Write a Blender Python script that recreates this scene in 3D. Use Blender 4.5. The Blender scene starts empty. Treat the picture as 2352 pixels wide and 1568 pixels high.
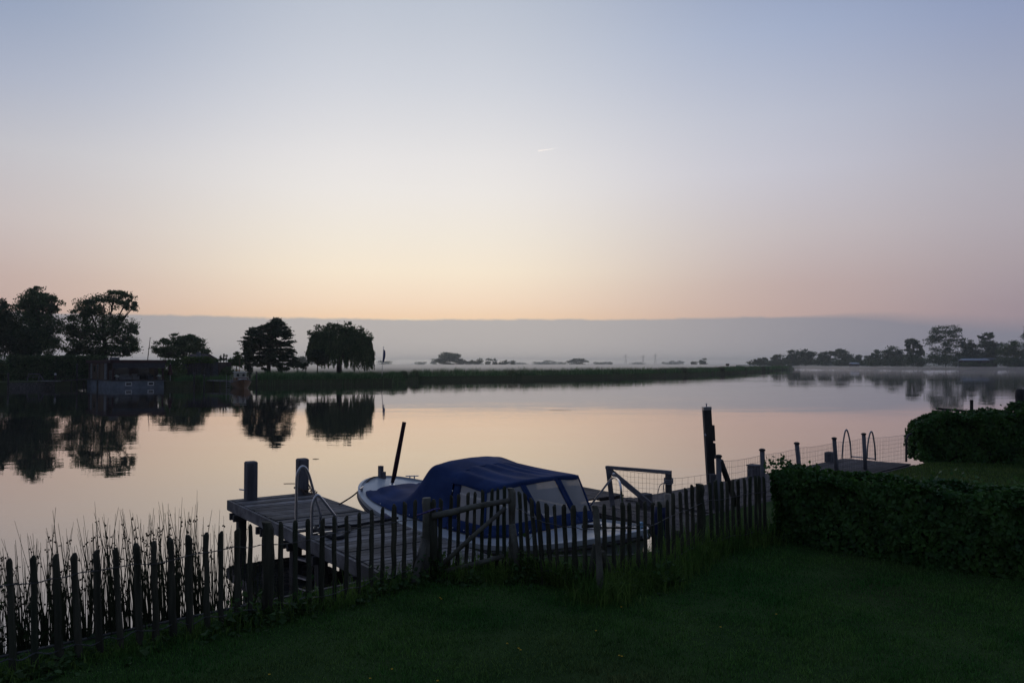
import bpy, math, random
import numpy as np
from mathutils import Vector, Matrix
from mathutils.geometry import tessellate_polygon

random.seed(7)
RNG = np.random.default_rng(7)
C = bpy.context.scene.collection
SC = bpy.context.scene

# ------------------------------------------------------------------ camera
F = 1829.0          # focal length in units of a 2352 px wide frame (28 mm lens)
HC = 3.35           # camera height above the water
PITCH = math.atan((836.5 - 784) / F)
cam_d = bpy.data.cameras.new('camera')
cam_d.sensor_width = 36.0
cam_d.lens = F / 2352 * 36.0
cam_d.clip_start = 0.1
cam_d.clip_end = 60000
cam = bpy.data.objects.new('camera', cam_d)
cam.location = (0, 0, HC)
cam.rotation_euler = (math.pi / 2 + PITCH, 0, 0)
C.objects.link(cam)
SC.camera = cam

SC.view_settings.view_transform = 'Standard'
SC.view_settings.look = 'None'
SC.view_settings.exposure = 0.0
SC.view_settings.gamma = 1.0
cy = SC.cycles
cy.use_denoising = True
cy.max_bounces = 7
cy.diffuse_bounces = 2
cy.glossy_bounces = 4
cy.transmission_bounces = 4
cy.transparent_max_bounces = 12
cy.volume_bounces = 2
cy.sample_clamp_indirect = 4

_c, _s = math.cos(PITCH), math.sin(PITCH)


def ray(u, v):
    xc = (u - 1176) / F
    yc = (784 - v) / F
    return Vector((xc, _c - yc * _s, _s + yc * _c))


def at_z(u, v, z):
    d = ray(u, v)
    t = (z - HC) / d.z
    return Vector((d.x * t, d.y * t, z))


def at_y(u, v, y):
    d = ray(u, v)
    t = y / d.y
    return Vector((d.x * t, y, HC + d.z * t))


def at_line(u, v, P, Q):
    d = ray(u, v)
    ex, ey = Q[0] - P[0], Q[1] - P[1]
    den = d.x * ey - d.y * ex
    t = (P[0] * ey - P[1] * ex) / den
    return Vector((d.x * t, d.y * t, HC + d.z * t))


# ------------------------------------------------------------------ sky
def lin(h):
    o = []
    for k in h:
        k = k / 255.0
        o.append(k / 12.92 if k <= 0.04045 else ((k + 0.055) / 1.055) ** 2.4)
    return (o[0], o[1], o[2], 1.0)


SUN_AZ = -7.0
SUN_EL = -3.0
W = bpy.data.worlds.new('World')
SC.world = W
W.use_nodes = True
wt = W.node_tree
wt.nodes.clear()


class NT:
    def __init__(self, t):
        self.t = t

    def new(self, ty, **k):
        n = self.t.nodes.new(ty)
        for a, b in k.items():
            setattr(n, a, b)
        return n

    def link(self, a, b):
        self.t.links.new(a, b)

    def m(self, op, a, b=None, c=None, clamp=False):
        n = self.new('ShaderNodeMath', operation=op)
        n.use_clamp = clamp
        for i, x in enumerate((a, b, c)):
            if x is None:
                continue
            if isinstance(x, (int, float)):
                n.inputs[i].default_value = x
            else:
                self.link(x, n.inputs[i])
        return n.outputs[0]

    def mix(self, f, a, b, blend='MIX'):
        n = self.new('ShaderNodeMix', data_type='RGBA', blend_type=blend)
        n.clamp_factor = True
        for i, x in ((0, f), (6, a), (7, b)):
            if isinstance(x, (int, float)):
                n.inputs[i].default_value = x
            elif isinstance(x, tuple):
                n.inputs[i].default_value = x
            else:
                self.link(x, n.inputs[i])
        return n.outputs[2]

    def ramp(self, f, stops, interp='LINEAR'):
        n = self.new('ShaderNodeValToRGB')
        n.color_ramp.interpolation = interp
        el = n.color_ramp.elements
        while len(el) > 1:
            el.remove(el[-1])
        el[0].position = stops[0][0]
        el[0].color = stops[0][1]
        for p, c in stops[1:]:
            e = el.new(p)
            e.color = c
        self.link(f, n.inputs[0])
        return n.outputs[0]

    def smooth(self, x, a, b):
        n = self.new('ShaderNodeMapRange', interpolation_type='SMOOTHSTEP')
        self.link(x, n.inputs[0])
        n.inputs[1].default_value = a
        n.inputs[2].default_value = b
        return n.outputs[0]

    def noise(self, vec, scale, detail=3, rough=0.55, dims='3D'):
        n = self.new('ShaderNodeTexNoise', noise_dimensions=dims)
        if vec is not None:
            self.link(vec, n.inputs['Vector'])
        n.inputs['Scale'].default_value = scale
        n.inputs['Detail'].default_value = detail
        n.inputs['Roughness'].default_value = rough
        return n.outputs['Fac']


w = NT(wt)
tc = w.new('ShaderNodeTexCoord')
sep = w.new('ShaderNodeSeparateXYZ')
w.link(tc.outputs['Generated'], sep.inputs[0])
X, Y, Z = sep.outputs
elev = w.m('MULTIPLY', w.m('ARCSINE', Z), 180 / math.pi)
az = w.m('MULTIPLY', w.m('ARCTAN2', X, Y), 180 / math.pi)
daz = w.m('ABSOLUTE', w.m('SUBTRACT', az, SUN_AZ))
pos = w.m('POWER', w.m('MULTIPLY', w.m('MAXIMUM', elev, 0.0), 1 / 90.0), 0.5)


def stops(lst):
    return [((e / 90.0) ** 0.5, lin(c)) for e, c in lst]


rampA = w.ramp(pos, stops([(0, (240, 200, 160)), (3.2, (246, 212, 178)), (4.3, (248, 221, 194)), (6.6, (249, 233, 210)), (8.9, (243, 233, 218)), (12.2, (237, 232, 227)),
                           (14.4, (231, 228, 227)), (19.6, (208, 211, 219)), (24.5, (189, 196, 209)), (34, (150, 162, 188)), (55, (108, 124, 154)), (90, (98, 114, 144))]))
rampL = w.ramp(pos, stops([(0, (185, 158, 152)), (3.2, (194, 168, 160)), (5.4, (195, 173, 167)), (9, (200, 189, 188)), (13.2, (194, 193, 199)), (17.2, (172, 179, 197)),
                           (21.2, (150, 163, 188)), (27, (128, 143, 174)), (38, (110, 126, 158)), (55, (98, 114, 145)), (90, (98, 114, 144))]))
rampM = w.ramp(pos, stops([(0, (182, 156, 152)), (3.2, (190, 165, 160)), (5.4, (190, 169, 166)), (9, (196, 186, 188)), (13.2, (196, 195, 206)), (16.5, (187, 191, 206)),
                           (22, (163, 175, 201)), (28, (134, 149, 182)), (38, (114, 130, 162)), (55, (102, 118, 149)), (90, (98, 114, 144))]))
rampR = w.ramp(pos, stops([(0, (146, 132, 144)), (3.5, (154, 140, 150)), (6.5, (167, 156, 163)), (9, (172, 165, 174)), (11.6, (172, 169, 180)), (16.5, (160, 166, 187)),
                           (21, (143, 155, 186)), (27, (118, 134, 168)), (38, (104, 120, 152)), (55, (96, 112, 142)), (90, (98, 114, 144))]))
rampB = w.ramp(pos, stops([(0, (56, 60, 68)), (12, (68, 74, 86)), (34, (88, 102, 128)), (90, (98, 114, 144))]))
t1 = w.smooth(daz, 3, 29)
t2 = w.smooth(daz, 24, 43)
t3 = w.smooth(daz, 40, 120)
skyc = w.mix(t3, w.mix(t2, w.mix(t1, rampA, w.mix(w.smooth(az, -7, 8), rampL, rampM)), rampR), rampB)

# long flat cloud bank that the sun is sinking behind, its edge a little ragged
comb = w.new('ShaderNodeCombineXYZ')
w.link(w.m('MULTIPLY', az, 0.11), comb.inputs[0])
w.link(w.m('MULTIPLY', elev, 0.3), comb.inputs[1])
big = w.noise(comb.outputs[0], 1.3, 2, 0.5)
comb2 = w.new('ShaderNodeCombineXYZ')
w.link(w.m('MULTIPLY', az, 1.0), comb2.inputs[0])
w.link(w.m('MULTIPLY', elev, 1.6), comb2.inputs[1])
fine = w.noise(comb2.outputs[0], 1.1, 5, 0.6)
edge = w.m('ADD', w.m('MULTIPLY', w.m('SUBTRACT', big, 0.5), 0.35), w.m('MULTIPLY', w.m('SUBTRACT', fine, 0.5), 0.24))
drop = w.m('MULTIPLY', w.smooth(az, 22, 36), -1.0)
edge = w.m('ADD', w.m('ADD', edge, 3.22), drop)
dist = w.m('SUBTRACT', elev, edge)
soft = w.m('ADD', w.m('MULTIPLY', w.smooth(az, 18, 31), 0.5), 0.085)
cover = w.m('SUBTRACT', 1.0, w.m('MULTIPLY_ADD', w.m('DIVIDE', dist, soft), 0.5, 0.5, clamp=True))
cover = w.m('MULTIPLY', cover, 0.97)
tb = w.smooth(daz, 4, 40)
bankA = w.ramp(w.m('MULTIPLY', w.m('MAXIMUM', elev, 0.0), 0.25), [(0, lin((192, 186, 182))), (0.3, lin((184, 180, 178))), (1, lin((178, 174, 174)))])
bankB = w.ramp(w.m('MULTIPLY', w.m('MAXIMUM', elev, 0.0), 0.25), [(0, lin((136, 136, 148))), (0.3, lin((130, 131, 145))), (1, lin((126, 127, 143)))])
bank = w.mix(tb, bankA, bankB)
skyc = w.mix(cover, skyc, bank)
# bright lining where the sun stands right behind the edge
rim = w.m('SUBTRACT', 1.0, w.m('MULTIPLY', w.m('ABSOLUTE', w.m('SUBTRACT', dist, 0.02)), 16.0), clamp=True)
rim = w.m('MULTIPLY', rim, w.m('SUBTRACT', 1.0, w.smooth(daz, 0.5, 3.2)))
rim = w.m('MULTIPLY', rim, w.smooth(fine, 0.4, 0.6))
skyc = w.mix(w.m('MULTIPLY', rim, 0.75), skyc, (1.0, 0.82, 0.55, 1))
below = w.smooth(elev, -2.0, -0.2)
skyc = w.mix(below, (0.05, 0.05, 0.055, 1), skyc)

nish = w.new('ShaderNodeTexSky', sky_type='NISHITA')
nish.sun_disc = False
nish.sun_elevation = math.radians(SUN_EL)
nish.sun_rotation = math.radians(SUN_AZ)
bgA = w.new('ShaderNodeBackground')
w.link(skyc, bgA.inputs[0])
bgA.inputs[1].default_value = 1.0
bgB = w.new('ShaderNodeBackground')
w.link(nish.outputs[0], bgB.inputs[0])
bgB.inputs[1].default_value = 0.05
addw = w.new('ShaderNodeAddShader')
w.link(bgA.outputs[0], addw.inputs[0])
w.link(bgB.outputs[0], addw.inputs[1])
wo = w.new('ShaderNodeOutputWorld')
w.link(addw.outputs[0], wo.inputs[0])

# the sun has just gone: its lamp stands a little under the horizon and lights only what is high up
sl = bpy.data.lights.new('sun', 'SUN')
sl.energy = 2.0
sl.angle = math.radians(0.5)
sl.color = (1.0, 0.82, 0.62)
so = bpy.data.objects.new('sun', sl)
e, a = math.radians(SUN_EL), math.radians(SUN_AZ)
sd = Vector((math.sin(a) * math.cos(e), math.cos(a) * math.cos(e), math.sin(e)))
so.rotation_euler = (-sd).to_track_quat('-Z', 'Y').to_euler()
so.location = (0, 0, 60)
C.objects.link(so)


# ------------------------------------------------------------------ materials
def mat(name, c1, c2, rough=0.8, scale=4.0, stretch=(1, 1, 1), bump=0.0, spec=0.3, metal=0.0, detail=4, c3=None, trans=0.0, alpha=1.0, coords='OBJ', isl=0.0):
    m = bpy.data.materials.new(name)
    m.use_nodes = True
    n = NT(m.node_tree)
    p = m.node_tree.nodes['Principled BSDF']
    if coords == 'OBJ':
        t = n.new('ShaderNodeTexCoord').outputs['Object']
    else:
        t = n.new('ShaderNodeNewGeometry').outputs['Position']
    mp = n.new('ShaderNodeMapping')
    mp.inputs['Scale'].default_value = stretch
    n.link(t, mp.inputs[0])
    f = n.noise(mp.outputs[0], scale, detail, 0.6)
    f = n.smooth(f, 0.3, 0.7)
    col = n.mix(f, c1 + (1,), c2 + (1,))
    if c3:
        f2 = n.noise(mp.outputs[0], scale * 0.23, 3, 0.5)
        col = n.mix(n.smooth(f2, 0.48, 0.7), col, c3 + (1,))
    if isl or trans:
        k = n.m('MULTIPLY_ADD', n.new('ShaderNodeNewGeometry').outputs['Random Per Island'], 2 * (isl or 0.35), 1 - (isl or 0.35))
        cb = n.new('ShaderNodeCombineColor')
        for i in range(3):
            n.link(k, cb.inputs[i])
        col = n.mix(1.0, col, cb.outputs[0], 'MULTIPLY')
    n.link(col, p.inputs['Base Color'])
    p.inputs['Roughness'].default_value = rough
    p.inputs['Specular IOR Level'].default_value = spec
    p.inputs['Metallic'].default_value = metal
    p.inputs['Alpha'].default_value = alpha
    if bump:
        b = n.new('ShaderNodeBump')
        b.inputs['Strength'].default_value = 1.0
        b.inputs['Distance'].default_value = bump
        n.link(f, b.inputs['Height'])
        n.link(b.outputs[0], p.inputs['Normal'])
    if trans:
        tr = n.new('ShaderNodeBsdfTranslucent')
        n.link(col, tr.inputs[0])
        mx = n.new('ShaderNodeMixShader')
        mx.inputs[0].default_value = trans
        n.link(p.outputs[0], mx.inputs[1])
        n.link(tr.outputs[0], mx.inputs[2])
        n.link(mx.outputs[0], m.node_tree.nodes['Material Output'].inputs[0])
    return m


M = {}
M['deck'] = mat('weathered_deck', (0.080, 0.074, 0.076), (0.215, 0.20, 0.20), 0.75, 3.0, (1, 1, 1), 0.004, c3=(0.08, 0.075, 0.07), coords='W', isl=0.5)
M['deck_dark'] = mat('brown_deck', (0.055, 0.045, 0.045), (0.12, 0.10, 0.10), 0.8, 3.0, bump=0.004, c3=(0.04, 0.035, 0.035), coords='W', isl=0.3)
M['wet_wood'] = mat('dark_pile_wood', (0.025, 0.022, 0.022), (0.07, 0.062, 0.06), 0.7, 5, (1, 1, 0.2), 0.004)
M['post'] = mat('grey_post_wood', (0.09, 0.085, 0.095), (0.20, 0.19, 0.21), 0.8, 9, (1, 1, 0.12), 0.003, c3=(0.06, 0.055, 0.055))
M['picket'] = mat('split_chestnut', (0.032, 0.032, 0.022), (0.085, 0.08, 0.058), 0.9, 14, (1, 1, 0.1), 0.004, c3=(0.04, 0.05, 0.03), coords='W', isl=0.3)
M['log'] = mat('bare_log', (0.085, 0.078, 0.062), (0.19, 0.18, 0.15), 0.85, 10, (0.4, 0.4, 0.4), 0.004, c3=(0.08, 0.07, 0.065))
M['frame_wood'] = mat('frame_timber', (0.10, 0.095, 0.105), (0.21, 0.20, 0.215), 0.75, 6, bump=0.002)
M['wire'] = mat('galvanised_wire', (0.10, 0.10, 0.105), (0.17, 0.17, 0.175), 0.5, 20, metal=0.6)
M['steel'] = mat('steel_tube', (0.50, 0.50, 0.52), (0.62, 0.62, 0.64), 0.28, 9, metal=1.0)
M['steel_dull'] = mat('dull_steel', (0.30, 0.30, 0.32), (0.42, 0.42, 0.44), 0.45, 9, metal=1.0)
M['rope_black'] = mat('black_rope', (0.012, 0.012, 0.014), (0.03, 0.03, 0.034), 0.9, 60)
M['rope_brown'] = mat('brown_rope', (0.07, 0.05, 0.04), (0.15, 0.11, 0.09), 0.9, 60)
M['rope_grey'] = mat('grey_rope', (0.16, 0.16, 0.18), (0.3, 0.3, 0.33), 0.9, 60)
M['rope_purple'] = mat('purple_rope', (0.05, 0.025, 0.16), (0.22, 0.18, 0.4), 0.8, 70)
M['gel'] = mat('white_gelcoat', (0.50, 0.52, 0.55), (0.62, 0.64, 0.66), 0.35, 2.5, spec=0.5, c3=(0.42, 0.43, 0.44))
M['hull'] = mat('hull_paint', (0.30, 0.31, 0.32), (0.42, 0.43, 0.44), 0.4, 3, spec=0.5, c3=(0.24, 0.25, 0.25))
M['strake'] = mat('dark_rubbing_band', (0.03, 0.025, 0.03), (0.07, 0.06, 0.06), 0.5, 8)
M['canvas'] = mat('navy_canvas', (0.018, 0.036, 0.110), (0.037, 0.067, 0.185), 0.7, 1.6, spec=0.08, bump=0.006)
M['maroon'] = mat('maroon_cloth', (0.028, 0.010, 0.016), (0.05, 0.018, 0.028), 0.8, 8, (1, 1, 0.3), 0.004)
M['navy'] = mat('navy_fender', (0.008, 0.012, 0.05), (0.016, 0.022, 0.085), 0.6, 5, bump=0.004)
M['pale_wood'] = mat('pale_pile_top', (0.22, 0.18, 0.15), (0.33, 0.28, 0.24), 0.8, 12)
M['bluepaint'] = mat('pale_blue_plastic', (0.2, 0.42, 0.62), (0.3, 0.5, 0.7), 0.5, 6)
M['stem'] = mat('rush_stem', (0.025, 0.035, 0.012), (0.06, 0.065, 0.03), 0.8, 10, coords='W')
M['seed'] = mat('rush_seed', (0.035, 0.02, 0.012), (0.06, 0.035, 0.02), 0.9, 10)
M['bushleaf'] = mat('bank_leaf', (0.02, 0.04, 0.012), (0.05, 0.08, 0.025), 0.6, 6, trans=0.3, coords='W')
M['lawn'] = mat('mown_grass', (0.026, 0.056, 0.015), (0.055, 0.092, 0.027), 0.95, 1.1, c3=(0.045, 0.055, 0.02), spec=0.05, coords='W', detail=8)
M['blade'] = mat('lawn_blade', (0.045, 0.150, 0.032), (0.118, 0.225, 0.054), 0.8, 0.9, trans=0.3, c3=(0.135, 0.145, 0.06), spec=0.1, coords='W', detail=7, isl=0.5)
M['dry_blade'] = mat('dry_lawn_blade', (0.085, 0.15, 0.035), (0.17, 0.22, 0.06), 0.8, 0.9, trans=0.3, c3=(0.20, 0.19, 0.09), spec=0.1, coords='W', detail=7, isl=0.5)
M['tallgrass'] = mat('tall_grass', (0.06, 0.145, 0.026), (0.15, 0.235, 0.05), 0.7, 2.0, trans=0.4, coords='W')
M['weed'] = mat('weed_leaf', (0.03, 0.08, 0.02), (0.075, 0.13, 0.035), 0.7, 3.0, trans=0.3, coords='W')
M['ivy'] = mat('ivy_leaf', (0.030, 0.095, 0.020), (0.080, 0.170, 0.034), 0.5, 3.0, trans=0.3, coords='W', spec=0.35)
M['core'] = mat('inner_shade', (0.008, 0.010, 0.006), (0.02, 0.02, 0.012), 0.95, 9, coords='W')  # near-black fill painted as shade, for hedge insides and under the boat cover
M['treeleaf'] = mat('tree_leaf', (0.050, 0.098, 0.038), (0.105, 0.160, 0.062), 0.8, 0.35, trans=0.3, spec=0.1, coords='W')
M['paleleaf'] = mat('fresh_leaf', (0.06, 0.115, 0.03), (0.12, 0.18, 0.05), 0.8, 0.35, trans=0.35, spec=0.1, coords='W')
M['darkleaf'] = mat('dark_needle', (0.024, 0.048, 0.022), (0.055, 0.085, 0.042), 0.8, 0.5, trans=0.2, spec=0.1, coords='W')
M['bark'] = mat('bark', (0.03, 0.026, 0.02), (0.07, 0.06, 0.05), 0.9, 6, (1, 1, 0.3), 0.01)
M['reed'] = mat('green_reed', (0.066, 0.165, 0.052), (0.135, 0.24, 0.085), 0.8, 0.5, trans=0.3, c3=(0.05, 0.06, 0.03), spec=0.1, coords='W')
M['meadow'] = mat('meadow_grass', (0.05, 0.07, 0.03), (0.09, 0.10, 0.05), 0.95, 0.02, c3=(0.12, 0.12, 0.07), spec=0.05, coords='W')
M['timber_edge'] = mat('shore_boarding', (0.05, 0.045, 0.045), (0.12, 0.11, 0.10), 0.85, 5, coords='W')
M['concrete'] = mat('houseboat_concrete', (0.12, 0.14, 0.165), (0.21, 0.235, 0.27), 0.8, 0.9, c3=(0.11, 0.12, 0.125))
M['fascia'] = mat('dark_red_fascia', (0.035, 0.014, 0.016), (0.06, 0.024, 0.024), 0.7, 2)
M['awning'] = mat('charcoal_awning', (0.035, 0.035, 0.045), (0.055, 0.055, 0.065), 0.8, 3)
M['brownboards'] = mat('brown_cladding', (0.07, 0.045, 0.028), (0.12, 0.08, 0.045), 0.8, 3, (0.3, 0.3, 4))
M['greypanel'] = mat('grey_panel', (0.10, 0.11, 0.12), (0.16, 0.17, 0.19), 0.6, 2)
M['shed'] = mat('grey_shed_boards', (0.055, 0.055, 0.066), (0.095, 0.095, 0.11), 0.85, 2, (1, 1, 4))
M['roof'] = mat('dark_roof', (0.035, 0.022, 0.022), (0.07, 0.045, 0.042), 0.85, 2)
M['palepaint'] = mat('white_paint', (0.55, 0.55, 0.55), (0.68, 0.68, 0.68), 0.5, 3)
M['greyroof'] = mat('pale_metal_roof', (0.35, 0.37, 0.42), (0.45, 0.47, 0.52), 0.4, 1)
M['varnish'] = mat('varnished_hull', (0.13, 0.06, 0.022), (0.20, 0.09, 0.032), 0.35, 2, spec=0.5)
M['cream'] = mat('cream_paint', (0.42, 0.42, 0.36), (0.52, 0.52, 0.45), 0.5, 3)
M['orange'] = mat('orange_boom', (0.30, 0.13, 0.02), (0.40, 0.18, 0.03), 0.6, 3)
M['redcloth'] = mat('closed_parasol_cloth', (0.045, 0.012, 0.014), (0.07, 0.02, 0.02), 0.8, 5)
M['sofa'] = mat('grey_wicker', (0.10, 0.10, 0.105), (0.17, 0.17, 0.175), 0.8, 8)
M['flower'] = mat('white_blossom', (0.55, 0.58, 0.52), (0.7, 0.72, 0.66), 0.8, 9)
M['flag'] = mat('blue_flag', (0.012, 0.03, 0.14), (0.02, 0.045, 0.2), 0.7, 2)
M['buttercup'] = mat('buttercup_petal', (0.75, 0.46, 0.02), (0.85, 0.55, 0.03), 0.5, 20)
M['pylon'] = mat('pylon_steel', (0.2, 0.2, 0.2), (0.26, 0.26, 0.26), 0.6, 1)
M['twig'] = mat('wet_twig', (0.02, 0.016, 0.012), (0.05, 0.04, 0.03), 0.7, 12)


def glassy(name, col, rough, alpha, spec=0.5):
    m = mat(name, col, tuple(min(1, k * 1.15) for k in col), rough, 2.2, spec=spec, alpha=alpha)
    return m


M['vinyl'] = glassy('cloudy_vinyl', (0.36, 0.345, 0.345), 0.26, 0.78, 0.7)
M['pane'] = glassy('dark_glass', (0.02, 0.022, 0.026), 0.08, 0.9)

# calm river water: mirror towards the far side, dark body colour underneath
m = bpy.data.materials.new('river_water')
m.use_nodes = True
n = NT(m.node_tree)
m.node_tree.nodes.clear()
geo = n.new('ShaderNodeNewGeometry')
mp = n.new('ShaderNodeMapping')
mp.inputs['Scale'].default_value = (0.55, 1.0, 1.0)
n.link(geo.outputs['Position'], mp.inputs[0])
h1 = n.noise(mp.outputs[0], 1.6, 3, 0.5)
h2 = n.noise(mp.outputs[0], 0.22, 2, 0.5)
patch = n.smooth(n.noise(mp.outputs[0], 0.035, 2, 0.5), 0.4, 0.65)
hh = n.m('ADD', n.m('MULTIPLY', h1, n.m('MULTIPLY_ADD', patch, 0.0055, 0.0018)), n.m('MULTIPLY', h2, 0.010))
bp = n.new('ShaderNodeBump')
bp.inputs['Strength'].default_value = 1.0
bp.inputs['Distance'].default_value = 1.0
n.link(hh, bp.inputs['Height'])
fr = n.new('ShaderNodeFresnel')
fr.inputs['IOR'].default_value = 1.333
fac = n.m('POWER', fr.outputs[0], 0.5)
gl = n.new('ShaderNodeBsdfGlossy')
n.link(n.mix(n.smooth(fr.outputs[0], .42, .78), (0.99, 0.915, 0.845, 1), (0.985, 0.965, 0.975, 1)), gl.inputs['Color'])
gl.inputs['Roughness'].default_value = 0.012
n.link(bp.outputs[0], gl.inputs['Normal'])
df = n.new('ShaderNodeBsdfDiffuse')
df.inputs['Color'].default_value = (0.035, 0.036, 0.034, 1)
mx = n.new('ShaderNodeMixShader')
n.link(fac, mx.inputs[0])
n.link(df.outputs[0], mx.inputs[1])
n.link(gl.outputs[0], mx.inputs[2])
ou = n.new('ShaderNodeOutputMaterial')
n.link(mx.outputs[0], ou.inputs[0])
M['water'] = m


def volume_mat(name, col, dens, aniso):
    m = bpy.data.materials.new(name)
    m.use_nodes = True
    n = NT(m.node_tree)
    m.node_tree.nodes.clear()
    v = n.new('ShaderNodeVolumePrincipled')
    v.inputs['Color'].default_value = col + (1,)
    v.inputs['Density'].default_value = dens
    v.inputs['Anisotropy'].default_value = aniso
    o = n.new('ShaderNodeOutputMaterial')
    n.link(v.outputs[0], o.inputs['Volume'])
    return m


# ------------------------------------------------------------------ mesh helpers
def tag(o, label=None, cat=None, group=None, kind=None):
    if label:
        o['label'] = label
    if cat:
        o['category'] = cat
    if group:
        o['group'] = group
    if kind:
        o['kind'] = kind
    return o


def thing(name, label, cat, loc=(0, 0, 0), group=None, rotz=0.0):
    o = bpy.data.objects.new(name, None)
    o.empty_display_size = 0.2
    o.location = loc
    o.rotation_euler = (0, 0, rotz)
    C.objects.link(o)
    return tag(o, label, cat, group)


def arrays_mesh(name, verts, faces):
    me = bpy.data.meshes.new(name)
    me.from_pydata(verts, [], faces)
    me.update()
    return me


def np_mesh(name, V, k):
    """V: (n*k,3) vertices, faces are consecutive runs of k vertices."""
    V = np.ascontiguousarray(V, dtype=np.float32)
    nf = len(V) // k
    me = bpy.data.meshes.new(name)
    me.vertices.add(len(V))
    me.vertices.foreach_set('co', V.ravel())
    me.loops.add(len(V))
    me.loops.foreach_set('vertex_index', np.arange(len(V), dtype=np.int32))
    me.polygons.add(nf)
    me.polygons.foreach_set('loop_start', np.arange(0, len(V), k, dtype=np.int32))
    try:
        me.polygons.foreach_set('loop_total', np.full(nf, k, dtype=np.int32))
    except Exception:
        pass
    me.update(calc_edges=True)
    return me


def place(name, me, m, parent=None, local=False, smooth=False):
    o = bpy.data.objects.new(name, me)
    if m is not None:
        me.materials.append(m)
    if parent is not None:
        if not local:
            root = parent
            off = Vector(parent.location)
            while root.parent:
                root = root.parent
                off += Vector(root.location)
            me.transform(Matrix.Translation(-off))
        o.parent = parent
    if smooth and len(me.polygons):
        me.polygons.foreach_set('use_smooth', np.ones(len(me.polygons), dtype=bool))
    C.objects.link(o)
    return o


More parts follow.
